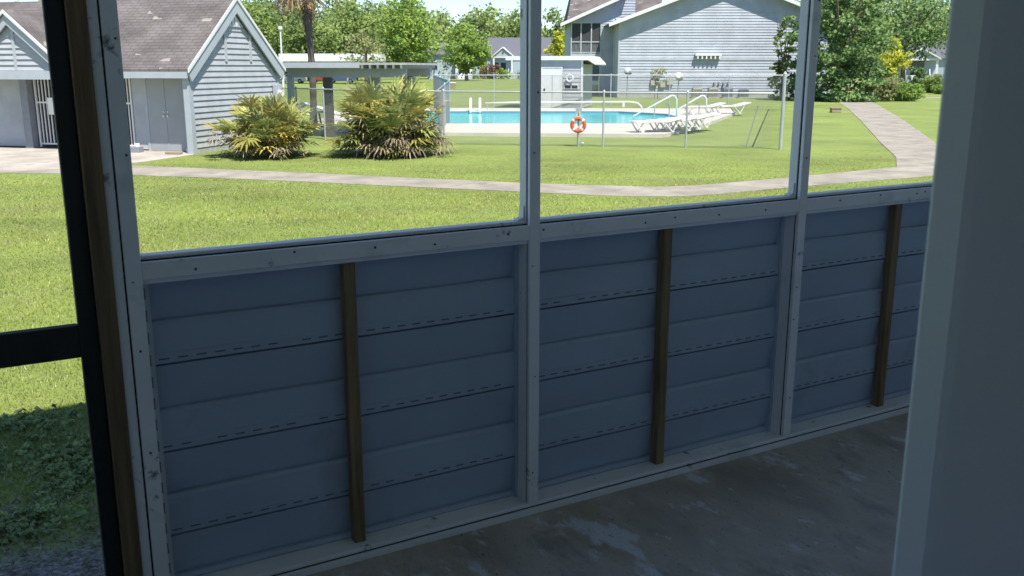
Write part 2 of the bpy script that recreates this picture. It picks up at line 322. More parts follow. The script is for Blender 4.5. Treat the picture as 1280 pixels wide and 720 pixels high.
for bi, (x0, x1) in enumerate(BAYS):
    b = po(); b.box(x0, x1, 2.5165, 2.531, .953, 1.0); b.box(x0, x1, 2.5395, 2.582, .953, 1.0125); b.box(x0, x1, 2.531, 2.5395, .953, .985)
    r_ = obj('sill_rail', b, 'trim', porch, .002)
    b = po(); b.box(x0, x1, 2.531, 2.5394, .9855, 1.003); obj('spline_gap', b, 'spline_gap', r_)
    b = po(); b.box(x0 + .001, x1 - .001, 2.528, 2.59, .940, .9525); obj('under_lip', b, 'trim', r_)
    for k in range(5): nail(r_, x0 + .1 + k * .23 + rnd.uniform(-.1, .1), 2.5163, rnd.uniform(.965, .99))
    # back of the vinyl siding: each course a nail hem with slots, then two soft laps
    prof = []
    for h in (-.059, .194, .447, .700):
        prof += [(h, 2.5875), (h + .027, 2.5875), (h + .0295, 2.5900), (h + .107, 2.5930), (h + .1165, 2.6005), (h + .1180, 2.616), (h + .1205, 2.616), (h + .1220, 2.6125), (h + .2465, 2.5890), (h + .2478, 2.622), (h + .2515, 2.622)]
    prof = [(z, y) for z, y in prof if z > .03] + [(.951, 2.597)]
    prof = [(.034, 2.6035)] + prof
    b = po(); wav = lambda x, z: .0016 * math.sin(x * 5.1 + z * 7 + bi) + .0012 * math.sin(x * 11 + z * 3)
    nx = 24; xs = [x0 + (x1 - x0) * i / nx for i in range(nx + 1)]
    vs = [(x + .03 * (x == xs[-1]) - .03 * (x == xs[0]), y + wav(x, z) * (y > 2.589), z + .0015 * math.sin(x * 4 + bi)) for x in xs for z, y in prof]; k = len(prof)
    fs = [(i * k + j, (i + 1) * k + j, (i + 1) * k + j + 1, i * k + j + 1) for i in range(nx) for j in range(k - 1)]
    b.add(vs, fs); b.mi = 1
    for h in (.194, .447, .700):
        x = x0 + .02 + rnd.uniform(0, .03)
        while x < x1 - .05:
            z = h + .013 + .0015 * math.sin(x * 4 + bi); b.add([(x, 2.5868, z - .002), (x + .027, 2.5868, z - .002), (x + .027, 2.5868, z + .002), (x, 2.5868, z + .002)], [(0, 1, 2, 3)]); x += .050 if rnd.random() > .06 else .1
    obj('siding_panel', b, ['vinyl', 'slot'], porch)
for x in (.905, 2.093, 3.322):
    b = po(); b.box(x + .002, x + .039, 2.5515, 2.5865, .0405, .9395); obj('furring_strip', b, 'wood', porch, .003)
b = po(); b.box(.3525, .375, 2.5855, 2.5895, .0405, .9395); b.mi = 1
for k in range(14): b.add([(.361, 2.5852, .08 + k * .062), (.365, 2.5852, .08 + k * .062), (.365, 2.5852, .112 + k * .062), (.361, 2.5852, .112 + k * .062)], [(0, 1, 2, 3)])
obj('nailing_flange', b, ['flange', 'slot'], porch)
b = po(); b.box(.312, .3515, 2.510, 2.531, .0, 2.2); b.box(.3075, .3505, 2.5395, 2.60, .0, 2.2); b.box(.283, .3075, 2.516, 2.60, .0, 2.2)
cp = obj('corner_post', b, 'trim', porch, .002)
b = po(); b.box(.314, .3485, 2.5312, 2.5392, .0, 2.2); b.box(.3475, .3545, 2.5325, 2.56, 1.013, 2.2); b.box(.3078, .3117, 2.5185, 2.531, 0, 2.2); obj('spline_gap', b, 'spline_gap', cp)
for k in range(7): nail(cp, .333 + rnd.uniform(-.012, .012), 2.5098, .12 + k * .28 + rnd.uniform(-.11, .11), rnd.uniform(.002, .0035))
b = po(); b.box(.2375, .2825, 2.506, 2.60, .0, 2.2); obj('door_post', b, 'post_wood', porch, .003)
b = po(); b.box(-1.25, 4.6, 2.515, 2.605, 2.2005, 2.47); obj('header_beam', b, 'trim', porch, .003)
for ex, nm in ((4.56, 'r'), (-1.25, 'l')):
    b = po(); b.box(ex, ex + .04, .63, 2.6 if nm == 'l' else 2.505, .95, 1.0); b.box(ex, ex + .04, 1.5, 1.54, .0, 2.2); b.box(ex, ex + .04, 2.56, 2.6, 1.002, 2.2); b.box(ex, ex + .04, .63, 2.514, 2.2, 2.468)
    e_ = obj('end_frame', b, 'trim', porch)
    b = po(); b.box(ex + .042, ex + .06, .63, 2.6, .0, .948); obj('end_panel', b, 'vinyl', e_)

door = thing('screen_door', 'dark wooden screen door with a wide middle rail at the left post', 'door', (-.26, 2.55, FZ))
b = MB((.26, -2.55, 0)); b.box(.192, .236, 2.530, 2.566, .012, 2.12); obj('stile', b, 'dark_wood', door, .003)
b = MB((.26, -2.55, 0)); b.box(-.75, -.66, 2.530, 2.566, .012, 2.12); obj('stile', b, 'dark_wood', door, .003)
for z0, z1, nm in ((.766, .851, 'middle_rail'), (.012, .085, 'bottom_rail'), (2.03, 2.12, 'top_rail')):
    b = MB((.26, -2.55, 0)); b.box(-.66, .1918, 2.532, 2.564, z0, z1); obj(nm, b, 'dark_wood', door, .003)

# the apartment block that carries the porch and shades the grass in front of it
apt = thing('apartment_building', 'pale grey painted door frame of the porch, blurred close to the viewer', 'building', (0, -2, 0))
ab = lambda: MB((0, 2, 0))
b = ab(); b.box(-6, 9, -9, 2.64, .002, FZ - .225); obj('foundation', b, 'foundation', apt)
b = ab(); b.box(-3, 3, -4, .62, FZ - .22, FZ - .002); obj('room_floor', b, 'room', apt)
b = ab(); b.box(-6, -.75, .44, .60, FZ, 3.26); b.box(1.352, 9, .45, .60, FZ, 3.26); b.box(-.748, 1.35, .44, .6, FZ + 2.1, 3.26); obj('wall', b, 'bldg', apt)
b = ab(); b.prism([(.797, .577), (.797, .572), (.803, .545), (.807, .537), (.90, .379), (1.35, .379), (1.35, .577)], 'z', FZ, FZ + 2.1); j_ = obj('door_jamb', b, 'jamb', apt, .009)
b = ab(); b.box(-3, 3, -4.1, -4, FZ, 3.26); b.box(-3.1, -3, -4, .44, FZ, 3.26); b.box(3, 3.1, -4, -2.6, FZ, 3.26); b.box(3, 3.1, -.6, .45, FZ, 3.26); b.box(3, 3.1, -2.6, -.6, FZ, FZ + .6); b.box(3, 3.1, -2.6, -.6, FZ + 2.1, 3.26); obj('room_wall', b, 'room', apt)
b = ab(); b.box(-6, 9, -9, 2.62, 3.272, 6.5); obj('upper_storey', b, 'bldg', apt)
b = ab(); b.box(-5, 5, -4.2, 2.66, 3.262, 3.271); obj('ceiling', b, 'ceiling', apt)
b = ab(); b.box(-6.4, 9.4, -9.4, 2.92, 6.502, 6.85); obj('roof', b, 'roof_dark', apt)

# ------------------------------------------------------------------ foliage helpers
def leaves(rng, centers, cr, per, leaf, flat_=.75, droop=.2, aspect=.55):
    n = len(centers); C = np.repeat(centers, per, 0); N = len(C)
    cr_ = np.repeat(cr, per)[:, None] if np.ndim(cr) else cr
    d = rng.normal(size=(N, 3)); d /= np.linalg.norm(d, axis=1)[:, None]; d *= rng.random((N, 1)) ** .45
    P = C + d * cr_ * np.array([1, 1, flat_])
    a = rng.normal(size=(N, 3)); a[:, 2] = a[:, 2] * .6 - droop; a /= np.linalg.norm(a, axis=1)[:, None]
    t = rng.normal(size=(N, 3)); bb = np.cross(a, t); bb /= np.linalg.norm(bb, axis=1)[:, None]
    s = leaf * (.6 + .8 * rng.random((N, 1))); a = a * s / 2; bb = bb * s / 2 * aspect
    V = np.stack([P - a, P + bb, P + a, P - bb], 1).reshape(-1, 3); F = np.arange(4 * N).reshape(-1, 4)
    tint = np.clip(np.repeat(rng.random(n), per) * .55 + rng.random(N) * .45, 0, 1)
    return V, F, tint
def crown(seed, rx, ry, rz, zc, nc, per, cr, leaf, lobes=5, taper=0.0, **k):
    rng = np.random.default_rng(seed)
    lob = rng.normal(size=(lobes, 3)); lob /= np.linalg.norm(lob, axis=1)[:, None]; amp = rng.uniform(-.28, .25, lobes)
    d = rng.normal(size=(nc, 3)); d /= np.linalg.norm(d, axis=1)[:, None]
    r = rng.random(nc) ** .38
    f = 1 + sum(amp[i] * np.maximum(0, d @ lob[i]) ** 3 for i in range(lobes))
    c = d * (r * f)[:, None]
    sq = 1 - taper * np.clip(c[:, 2], 0, 1)
    c = c * np.array([rx, ry, rz]); c[:, :2] *= sq[:, None]; c[:, 2] += zc
    c[:, 2] = np.maximum(c[:, 2], cr * .3)
    return leaves(rng, c, cr * (.6 + .8 * rng.random(nc)), per, leaf, **k)
def trunk_mb(rng, h, r, spread, top, n=5):
    mb = MB(); w_ = [Vector((rng.uniform(-.1, .1) * r * 4 * i, rng.uniform(-.1, .1) * r * 4 * i, h * i / 4)) for i in range(5)]; w_[0] = Vector((0, 0, -.1))
    mb.tube(w_, [r * 1.35, r, r * .9, r * .8, r * .6], 8)
    for k in range(n):
        a = 2 * math.pi * (k + rng.random()) / n; s0 = w_[2].lerp(w_[4], rng.random()); e = Vector((math.cos(a) * spread * rng.uniform(.5, .9), math.sin(a) * spread * rng.uniform(.5, .9), top * rng.uniform(.65, .95)))
        m_ = s0.lerp(e, .5) + Vector((0, 0, rng.uniform(-.3, .5))); mb.tube([s0, m_, e], [r * .5, r * .3, r * .1], 6)
    return mb
def tree(name, label, x, d, h, wd, m, seed, group=None, zb=None, nc=150, per=26, leaf=.4, trunk=.22, cat='tree', z0=.18, taper=.35, cr=None, aspect=.55, flat_=.6):
    t = cthing(name, label, cat, x, d, 0, group); rng = random.Random(seed)
    base = h * z0; rz = (h - base) / 2; zc = base + rz
    obj('trunk', trunk_mb(rng, base + rz, trunk, wd * .5, h), 'bark', t)
    V, F, ti = crown(seed, wd / 2, wd / 2, rz, zc, nc, per, cr or wd * .13, leaf, taper=taper, aspect=aspect, flat_=flat_)
    npobj('crown', V, F, [m], t, tint=ti); return t
def shrub(name, label, x, d, h, wd, m, seed, cat='shrub', dp=None, nc=120, per=44, leaf=.15, group=None):
    t = cthing(name, label, cat, x, d, 0, group)
    V, F, ti = crown(seed, wd / 2, (dp or wd) / 2, h * .55, h * .45, nc, per, wd * .12, leaf, lobes=3)
    npobj('foliage', V, F, [m], t, tint=ti)
    b = MB(); b.tube([(0, 0, -.05), (.03, 0, h * .5)], [.05, .03], 6); obj('stem', b, 'bark', t); return t

# fan-leaved plants
def fan(V, F, T, MI, rng, o, az, el, pet, size, nb, mi, droop, width=.035):
    d = np.array([math.cos(az) * math.cos(el), math.sin(az) * math.cos(el), math.sin(el)])
    side = np.array([-math.sin(az), math.cos(az), 0]); up = np.cross(d, side) * -1
    hub = o + d * pet; tint = rng.random() * .6
    def quad(p, q, wdt, sd):
        b = len(V); V.extend([p - sd * wdt / 2, p + sd * wdt / 2, q + sd * wdt * .1, q - sd * wdt * .1]); F.append((b, b + 1, b + 2, b + 3)); T.append(min(1, tint + rng.random() * .4)); MI.append(mi)
    quad(o, hub, .03, side)
    for k in range(nb):
        a = (k / (nb - 1) - .5) * R(165); bl = size * (.72 + .28 * math.cos(a)) * rng.uniform(.85, 1.1)
        dir_ = d * math.cos(a) + side * math.sin(a) + up * .12 * rng.normal() ; dir_ /= np.linalg.norm(dir_)
        sd = np.cross(dir_, up); sd /= np.linalg.norm(sd) + 1e-9
        mid = hub + dir_ * bl * .6; d2 = dir_ + np.array([0, 0, -droop * rng.uniform(.4, 1.3)]); d2 /= np.linalg.norm(d2); tip = mid + d2 * bl * .45
        b = len(V); V.extend([hub - sd * width * .3, hub + sd * width * .3, mid + sd * width / 2, mid - sd * width / 2]); F.append((b, b + 1, b + 2, b + 3)); T.append(min(1, tint + rng.random() * .4)); MI.append(mi)
        b = len(V); V.extend([mid - sd * width / 2, mid + sd * width / 2, tip + sd * width * .08, tip - sd * width * .08]); F.append((b, b + 1, b + 2, b + 3)); T.append(min(1, tint + rng.random() * .4)); MI.append(mi)
def palmetto(label, x, d, h, wd, seed, nf, mix):
    t = cthing('palmetto_bush', label, 'palmetto', x, d); rng = np.random.default_rng(seed)
    A = ([], [], [], []); D = ([], [], [], [])
    for i in range(nf):
        az = rng.random() * 2 * math.pi; q = rng.random(); el = R(-24 + 110 * q)
        o = np.array([rng.normal() * wd * .10, rng.normal() * wd * .10, rng.uniform(.05, h * .28) + (h * .25 if el < 0 else 0)])
        reach = (wd / 2) * math.cos(el) + h * .74 * max(0, math.sin(el)); size = rng.uniform(.42, .62) * h / 2 * 1.15
        pet = max(.12, reach * rng.uniform(.45, 1.0) - size * .75)
        dead = rng.random() < (mix[0] if q < .45 else mix[0] * .35)
        if dead: fan(*D, rng, o, az, min(el, R(50)) * .8 - R(10), pet * .92, size, 11, 0, 1.1, .034)
        else: fan(*A, rng, o, az, el, pet, size * 1.18, 14, 0 if rng.random() > mix[1] else 1, .45, .066)
    for (V, F, T, M), nm, ms in ((A, 'green_fronds', ['frond_green', 'frond_yellow']), (D, 'dead_fronds', ['frond_tan'])):
        npobj(nm, np.array(V), np.array(F), ms, t, np.array(M), T)
    b = MB(); b.tube([(0, 0, -.05), (.05, 0, h * .4)], [.22, .15], 8); obj('stump', b, 'palm_bark', t)
    return t
palmetto('wide green palmetto bush with dead tan fronds in front of the pool fence', -3.25, 25.35, 1.78, 2.85, 11, 380, (.45, .35))
palmetto('smaller yellowing palmetto bush against the corner of the pool house', -6.45, 24.95, 1.42, 2.3, 12, 250, (.34, .55))

# palm with a skirt of dead fronds, live head above
pt = cthing('palm_tree', 'tall palm with grey trunk and hanging dead brown fronds behind the fence', 'palm', -7.75, 37)
b = MB(); pts = []; rs = []
for i in range(30):
    z = 5.6 * i / 29; pts.append((.05 * math.sin(z * .9), .04 * math.sin(z * .7), z)); rs.append((.135 if i % 2 else .118) + (.03 if z > 3.6 else 0) + max(0, .06 * (1 - z / .6)))
obj('trunk', b.tube(pts, rs, 12), 'palm_bark', pt)
rng = np.random.default_rng(5)
D = ([], [], [], [])
for i in range(13):
    az = rng.random() * 6.283; fan(*D, rng, np.array([0, 0, rng.uniform(4.3, 5.1)]), az, R(rng.uniform(-80, -62)), rng.uniform(.2, .45), rng.uniform(.35, .5), 9, 0, .8, .04)
for i, az in enumerate((2.75, 3.35, .1, 1.6, 4.4)):
    o = np.array([0, 0, 5.1]); hub = o + np.array([math.cos(az) * 1.0, math.sin(az) * 1.0, .05])
    fan(*D, rng, o, az, R(5), .95, .12, 2, 0, .9, .04)
    for k in range(2): fan(*D, rng, hub, az + rng.normal() * .3, R(-80 + 6 * k), .1, rng.uniform(.7, .95), 12, 0, .4, .05)
npobj('dead_fronds', np.array(D[0]), np.array(D[1]), ['dead_frond'], pt, tint=D[2])
A = ([], [], [], [])
for i in range(40):
    fan(*A, rng, np.array([0, 0, 5.5]), rng.random() * 6.283, R(rng.uniform(0, 80)), rng.uniform(.8, 1.2), .8, 16, 0, .4, .05)
npobj('green_fronds', np.array(A[0]), np.array(A[1]), ['frond_green'], pt, tint=A[2])

# ------------------------------------------------------------------ pool house
ph = cthing('pool_house', 'pale blue clapboard pool house with brown shingle roof and white rakes', 'building', -8.66, 25.6, -15)
PW, PE, PR = 4.9, 2.28, 4.16          # depth, eave, ridge
gl = lambda z: 0.02 if z <= PE else (z - PE) / (PR - PE) * PW / 2
gr = lambda z: PW - .02 if z <= PE else PW - (z - PE) / (PR - PE) * PW / 2
b = MB(); b.clap((0, 0, 0), (0, 1, 0), (1, 0, 0), gl, gr, .16, 4.05, .158, .03); gw = obj('gable_wall', b, 'siding_small', ph)
b = MB(); b.box(-.2, .012, .0, PW, -.02, .16); obj('foundation', b, 'foundation', ph)
for yy in (1.9, 3.25):
    b = MB(); b.box(.0, .055, yy - .05, yy + .05, 2.47, 3.36); obj('batten', b, 'siding_small', gw)
b = MB(); b.prism([(2.02, 3.44), (2.88, 3.44), (2.45, 3.82)], 'x', .03, .05); lv = obj('vent', b, 'white_paint', gw)
for k in range(5):
    b = MB(); b.box(.0495, .07, 2.11 + k * .16, 2.15 + k * .16, 3.46, 3.52 + .09 * (2 - abs(k - 2))); obj('slat', b, 'grey_trim', lv)
b = MB(); b.box(-.13, .05, -.05, .13, -.01, 2.26); obj('corner_board', b, 'grey_trim', ph)
b = MB(); b.box(.0, .05, PW - .13, PW + .03, -.01, 2.26); obj('corner_board', b, 'grey_trim', ph)
sl_ = (PR + .06 - 2.24) / (PW / 2 + .16)
for s_, nm in ((1, 'front'), (-1, 'back')):
    f = (lambda t: t) if s_ > 0 else (lambda t: PW - t)
    b = MB(); pr = [(f(-.16), 2.26), (f(PW / 2), PR + .10), (f(PW / 2), PR + .03), (f(-.16), 2.19)]
    b.prism(pr, 'x', -11, .16); obj('roof', b, 'shingle', ph)
    b = MB(); pr = [(f(-.17), 2.185), (f(PW / 2), PR + .024), (f(PW / 2), PR - .33), (f(-.02), 1.93)]
    b.prism(pr, 'x', .10, .15); obj('rake_board', b, 'grey_trim', ph)
    b = MB(); pr = [(f(-.19), 2.27), (f(PW / 2), PR + .125), (f(PW / 2), PR + .02), (f(-.19), 2.165)]
    b.prism(pr, 'x', .152, .185); obj('rake_trim', b, 'white_paint', ph)
b = MB(); b.box(-3.75, .098, -.17, -.13, 2.02, 2.19); obj('fascia', b, 'grey_trim', ph)
b = MB(); b.box(-11, -.14, -.128, .62, 2.1, 2.13); obj('soffit', b, 'grey_trim', ph)
for xa, xb in ((-.57, -.13), (-2.2, -1.78), (-11, -5.75)):
    b = MB(); b.clap((0, .6, 0), (1, 0, 0), (0, -1, 0), lambda z: xa, lambda z: xb, .05, 2.1, .2, .018); obj('front_wall', b, 'siding_small', ph)
for x0, x1 in ((-1.715, -1.155), (-1.145, -.585)):
    b = MB(); b.box(x0, x1, .575, .61, .02, 2.0); dd = obj('door', b, 'door_grey', ph, .004)
    b = MB(); xx = x1 - .06 if x0 < -1.5 else x0 + .06; b.tube([(xx, .53, .98), (xx, .58, .98)], .03, 8); obj('handle', b, 'white_metal', dd); b = MB(); b.tube([(xx, .545, 1.1), (xx, .58, 1.1)], .022, 8); obj('lock', b, 'white_metal', dd)
b = MB(); b.box(-1.155, -1.145, .565, .62, .02, 2.0); b.box(-1.80, -1.72, .57, .615, .0, 2.06); b.box(-.58, -.50, .57, .615, .0, 2.06); b.box(-1.72, -.58, .57, .615, 2.003, 2.06); obj('door_frame', b, 'grey_trim', ph)
b = MB(); b.box(-5.75, -5.5, .35, .75, 0, 2.1); obj('jamb_post', b, 'ac_grey', ph)
b = MB(); b.box(-5.95, -5.76, .555, .585, 0.0, 2.1); jp = obj('jamb_board', b, 'siding_small', ph); b = MB(); b.box(-5.84, -5.79, .53, .556, 1.2, 1.3); obj('latch', b, 'black', jp)
# gate of white bars with notices, dark passage behind
for x0, x1 in ((-5.45, -3.80), (-3.76, -2.22)):
    b = MB(); b.box(x0, x0 + .05, .57, .62, .05, 2.08); b.box(x1 - .05, x1, .57, .62, .05, 2.08)
    for z in (.12, 1.3, 2.0): b.box(x0 + .05, x1 - .05, .575, .615, z, z + .045)
    x = x0 + .13
    while x < x1 - .08: b.box(x, x + .028, .582, .61, .166, 1.999); x += .115
    gt = obj('gate', b, 'white_metal', ph)
    if x0 < -5:
        for (p0, p1, z0, z1, yy) in ((-5.02, -4.45, .98, 1.46, .555), (-4.75, -4.28, .62, 1.25, .562), (-4.7, -4.35, 1.0, 1.6, .568)):
            b = MB(); b.box(p0, p1, yy, yy + .004, z0, z1); obj('notice', b, 'paper', gt)
b = MB(); b.box(-5.5, -2.2, 3.2, 3.3, 0, 2.1); b.box(-2.22, -2.2, .62, 3.2, 0, 2.1); b.box(-5.51, -5.5, .75, 3.2, 0, 2.1); obj('passage', b, 'ac_grey', ph)
b = MB(); b.box(-11, 0, PW - .05, PW, 0, 2.2); obj('back_wall', b, 'siding_small', ph)
# small cross gable over the gate
gx, gh, gw_, gy = -5.17, 3.78, 1.32, -.35
b = MB(); b.clap((gx, gy, 0), (1, 0, 0), (0, -1, 0), lambda z: -(3.62 - z) / .82 if z > 2.2 else -1.6, lambda z: (3.62 - z) / .82 if z > 2.2 else 1.6, 2.22, 3.5, .15, .04); sg = obj('porch_gable', b, 'siding_small', ph)
b = MB(); b.box(gx + .02, gx + .11, gy - .05, gy, 2.22, 3.35); obj('batten', b, 'grey_trim', sg)
for s_ in (1, -1):
    f = lambda t: gx + s_ * t
    b = MB(); b.prism([(f(1.62), gh - 1.62 * .82), (f(0), gh + .02), (f(0), gh - .06), (f(1.62), gh - .08 - 1.62 * .82)], 'y', gy - .2, 2.2); obj('roof', b, 'shingle', ph)
    b = MB(); b.prism([(f(1.60), gh - .085 - 1.6 * .82), (f(0), gh - .065), (f(0), gh - .34), (f(1.42), gh - .28 - 1.5 * .82)], 'y', gy - .16, gy - .11); obj('rake_board', b, 'grey_trim', ph)
    b = MB(); b.prism([(f(1.65), gh + .02 - 1.63 * .82), (f(0), gh + .045), (f(0), gh - .05), (f(1.65), gh - .075 - 1.63 * .82)], 'y', gy - .235, gy - .203); obj('rake_trim', b, 'white_paint', ph)
b = MB(); b.box(-7.2, -3.75, gy - .1, gy - .03, 1.98, 2.215); obj('gable_beam', b, 'grey_trim', ph)
b = MB(); b.box(-7.2, -3.75, gy - .02, .6, 2.06, 2.09); obj('gable_soffit', b, 'grey_trim', ph)
b = MB(); b.box(-11, -7.2, -.17, -.13, 2.02, 2.19); obj('fascia', b, 'grey_trim', ph)
b = MB(); b.box(.05, .19, 4.42, 4.72, 1.1, 1.8); mt = obj('meter_box', b, 'grey_trim', ph, .01); b = MB(); b.tube([(.19, 4.57, 1.52), (.31, 4.57, 1.52)], .1, 12); obj('meter', b, 'white_metal', mt)
blk = cthing('concrete_block', 'grey block lying at the foot of the pool house doors', 'block', -10.5, 26.1, -12); b = MB(); b.box(-.26, .26, -.12, .12, 0, .17); bb_ = obj('body', b, 'ac_grey', blk, .01); b = MB(); b.tube([(.2, -.06, .17), (.2, -.05, .27)], .06, 8); obj('cap', b, 'white_paint', blk)
brd = tag(obj('drain_grate', MB().box(-.22, .22, -.09, .09, .026, .07), 'brown_box'), 'dark flat board lying by the pool house corner', 'board'); brd.location = W(-9.15, 25.5); brd.rotation_euler = (0, 0, -YAW - R(12)); brd.name = 'loose_board'

# flat roofed shelter behind the pool house
pv = cthing('pool_shelter', 'flat roofed open shelter on posts joined to the pool house', 'shelter', -8.0, 32.6, -8)
b = MB(); b.box(.45, 4.75, -.86, 4, 2.385, 2.455); rf = obj('roof', b, 'foundation', pv); b = MB(); b.box(.46, 3.19, -.90, -.865, 2.29, 2.465); obj('fascia', b, 'grey_trim', rf)
b = MB(); b.box(.5, 4.6, -.3, -.18, 1.98, 2.3); b.box(.5, 4.6, 3.2, 3.3, 2.0, 2.3); obj('beam', b, 'grey_trim', pv)
for k in range(6): b = MB(); b.box(3.26 + k * .26, 3.31 + k * .26, -.93, 4, 2.27, 2.384); obj('rafter', b, 'ac_grey', pv)
for x, y, r, m in ((.58, -.24, .09, 'grey_trim'), (1.88, -.24, .14, 'post_brown'), (2.55, 3.0, .22, 'grey_trim'), (4.25, 2.0, .1, 'grey_trim')):
    b = MB(); b.box(x - r, x + r, y - .1, y + .1, 0, 1.98 if y < 2.5 else 2.0); b.box(x - r - .02, x + r + .02, y - .12, y + .12, 0, .12); obj('post', b, m, pv, label='dark brown post' if m == 'post_brown' else None)
ft = cthing('patio_table', 'low slatted patio table with tubular legs under the shelter', 'table', -7.55, 35.2, 10)
b = MB(); b.box(-.6, .6, -.4, .4, .68, .72); obj('tabletop', b, 'white_metal', ft)
for x in (-.5, .5):
    for y in (-.3, .3): b = MB(); b.tube([(x, y, 0), (x * .8, y * .8, .68)], .025, 6); obj('leg', b, 'black', ft)
hr = cthing('stair_handrail', 'white sloping tubular handrail seen left of the dark shelter post', 'handrail', -8.9, 40, -5)
b = MB(); b.tube([(-.6, 0, .75), (.2, 0, .85), (2.5, 0, .12)], .05, 8); b.tube([(-.6, .6, .5), (.2, .6, .8), (2.4, .6, .15)], .05, 8); obj('rail', b, 'white_metal', hr)
for x, z in ((0, .85), (1.2, .5)): b = MB(); b.tube([(x, 0, 0), (x, 0, z)], .035, 8); obj('post', b, 'white_metal', hr)

# ------------------------------------------------------------------ chain-link fences
def fence(label, pts, hs, spacing, posts=True, wire=.0026, pitch=.075, ground=.03, end=(True, True)):
    P = [W(x, d) for x, d in pts]; c = sum(P, Vector()) / len(P)
    t = thing('chain_link_fence', label, 'fence', (c.x, c.y, 0)); mb = MB((-c.x, -c.y, 0)); rl = MB((-c.x, -c.y, 0)); pl = []
    for i in range(len(P) - 1):
        a, b_ = P[i], P[i + 1]; L_ = (b_ - a).length; u = (b_ - a) / L_; h0, h1 = hs[i], hs[i + 1]
        H = lambda s: h0 + (h1 - h0) * s / L_
        n_ = int(L_ / pitch) + int(h0 / pitch)
        for sgn in (1, -1):
            for k in range(-int(h0 / pitch) - 1, n_ + 2):
                s0 = k * pitch; z0, z1 = ground, H(max(0, min(L_, s0)))
                s1 = s0 + sgn * 0
                q0, q1 = (s0, s0 + (z1 - z0)) if sgn > 0 else (s0 + (z1 - z0), s0)
                za, zb = z0, z1
                # clip to 0..L_
                def clip(q0, za, q1, zb):
                    if (q0 < 0 and q1 < 0) or (q0 > L_ and q1 > L_): return None
                    for lim, lo in ((0, True), (L_, False)):
                        if (q0 < lim) == lo and q0 != lim and ((q0 < lim) if lo else (q0 > lim)): f = (lim - q0) / (q1 - q0); q0, za = lim, za + (zb - za) * f
                        if ((q1 < lim) if lo else (q1 > lim)): f = (lim - q1) / (q0 - q1); q1, zb = lim, zb + (za - zb) * f
                    return q0, za, q1, zb
                r_ = clip(q0, za, q1, zb)
                if not r_: continue
                q0, za, q1, zb = r_
                A_, B_ = a + u * q0 + Vector((0, 0, za)), a + u * q1 + Vector((0, 0, zb)); nn = u.cross(Vector((0, 0, 1))); w1 = (B_ - A_).normalized().cross(nn) * wire; w2 = nn * wire
                mb.add([A_ + w1, A_ - w1 * .5 + w2, A_ - w1 * .5 - w2, B_ + w1, B_ - w1 * .5 + w2, B_ - w1 * .5 - w2], [(0, 1, 4, 3), (1, 2, 5, 4), (2, 0, 3, 5)])
        rl.tube([a + Vector((0, 0, h0)), b_ + Vector((0, 0, h1))], .022, 8)
        k = max(1, round(L_ / spacing))
        for j in range(k + 1):
            if j == k and i < len(P) - 2: continue
            if (j == 0 and i == 0 and not end[0]) or (j == k and not end[1]): continue
            s = L_ * j / k; pl.append((a + u * s, H(s)))
    obj('mesh', mb, 'wire', t); obj('top_rail', rl, 'galv', t)
    for p, h in pl:
        b = MB((-c.x, -c.y, 0)); b.tube([p, p + Vector((0, 0, h + .04))], .03, 8); b.tube([p + Vector((0, 0, h + .03)), p + Vector((0, 0, h + .07))], [.036, .012], 8); obj('post', b, 'galv', t)
    return t
fence('chain link fence crossing the lawn in front of the pool, life ring on it', [(-2.08, 28.95), (7.5, 27.35)], [1.6, 1.58], 2.45, end=(True, False))
fence('chain link fence running from the pool house behind the bushes', [(-2.15, 28.98), (-4.2, 29.2), (-6.1, 30.9), (-8.7, 34.6)], [1.6, 1.62, 1.62, 1.6], 2.5, end=(False, True))
sf = fence('chain link fence along the right end of the pool deck, tall corner post', [(7.72, 27.14), (15.16, 53.3)], [1.95, 1.9], 4.4, wire=.0011, pitch=.11, end=(False, True))
c0 = sf.location; p = W(7.72, 27.14) - c0
b = MB(); b.tube([p, p + Vector((0, 0, 2.13))], .05, 10); b.tube([p + Vector((0, 0, 2.12)), p + Vector((0, 0, 2.19))], [.058, .02], 10); obj('corner_post', b, 'galv', sf)
fence('tall chain link fence on the lawn behind the pool', [(15.4, 53.3), (-4.3, 54.2)], [1.9, 1.9], 3.05, wire=.003, end=(False, True))
fence('chain link fence on the far left side of the pool', [(-4.45, 54.2), (-2.75, 42.0), (-2.4, 31.0)], [1.9, 1.75, 1.6], 5, wire=.003, end=(False, False))
rod = cthing('leaning_rod', 'thin dark rod leaning beside the tall fence corner post', 'rod', 7.0, 28.2); b = MB(); b.tube([(0, 0, 0), (.3, .1, 1.15)], .018, 8); obj('shaft', b, 'ac_grey', rod); b = MB(); b.tube([(.3, .1, 1.15), (.31, .1, 1.19)], .024, 8); obj('tip', b, 'ac_grey', rod)

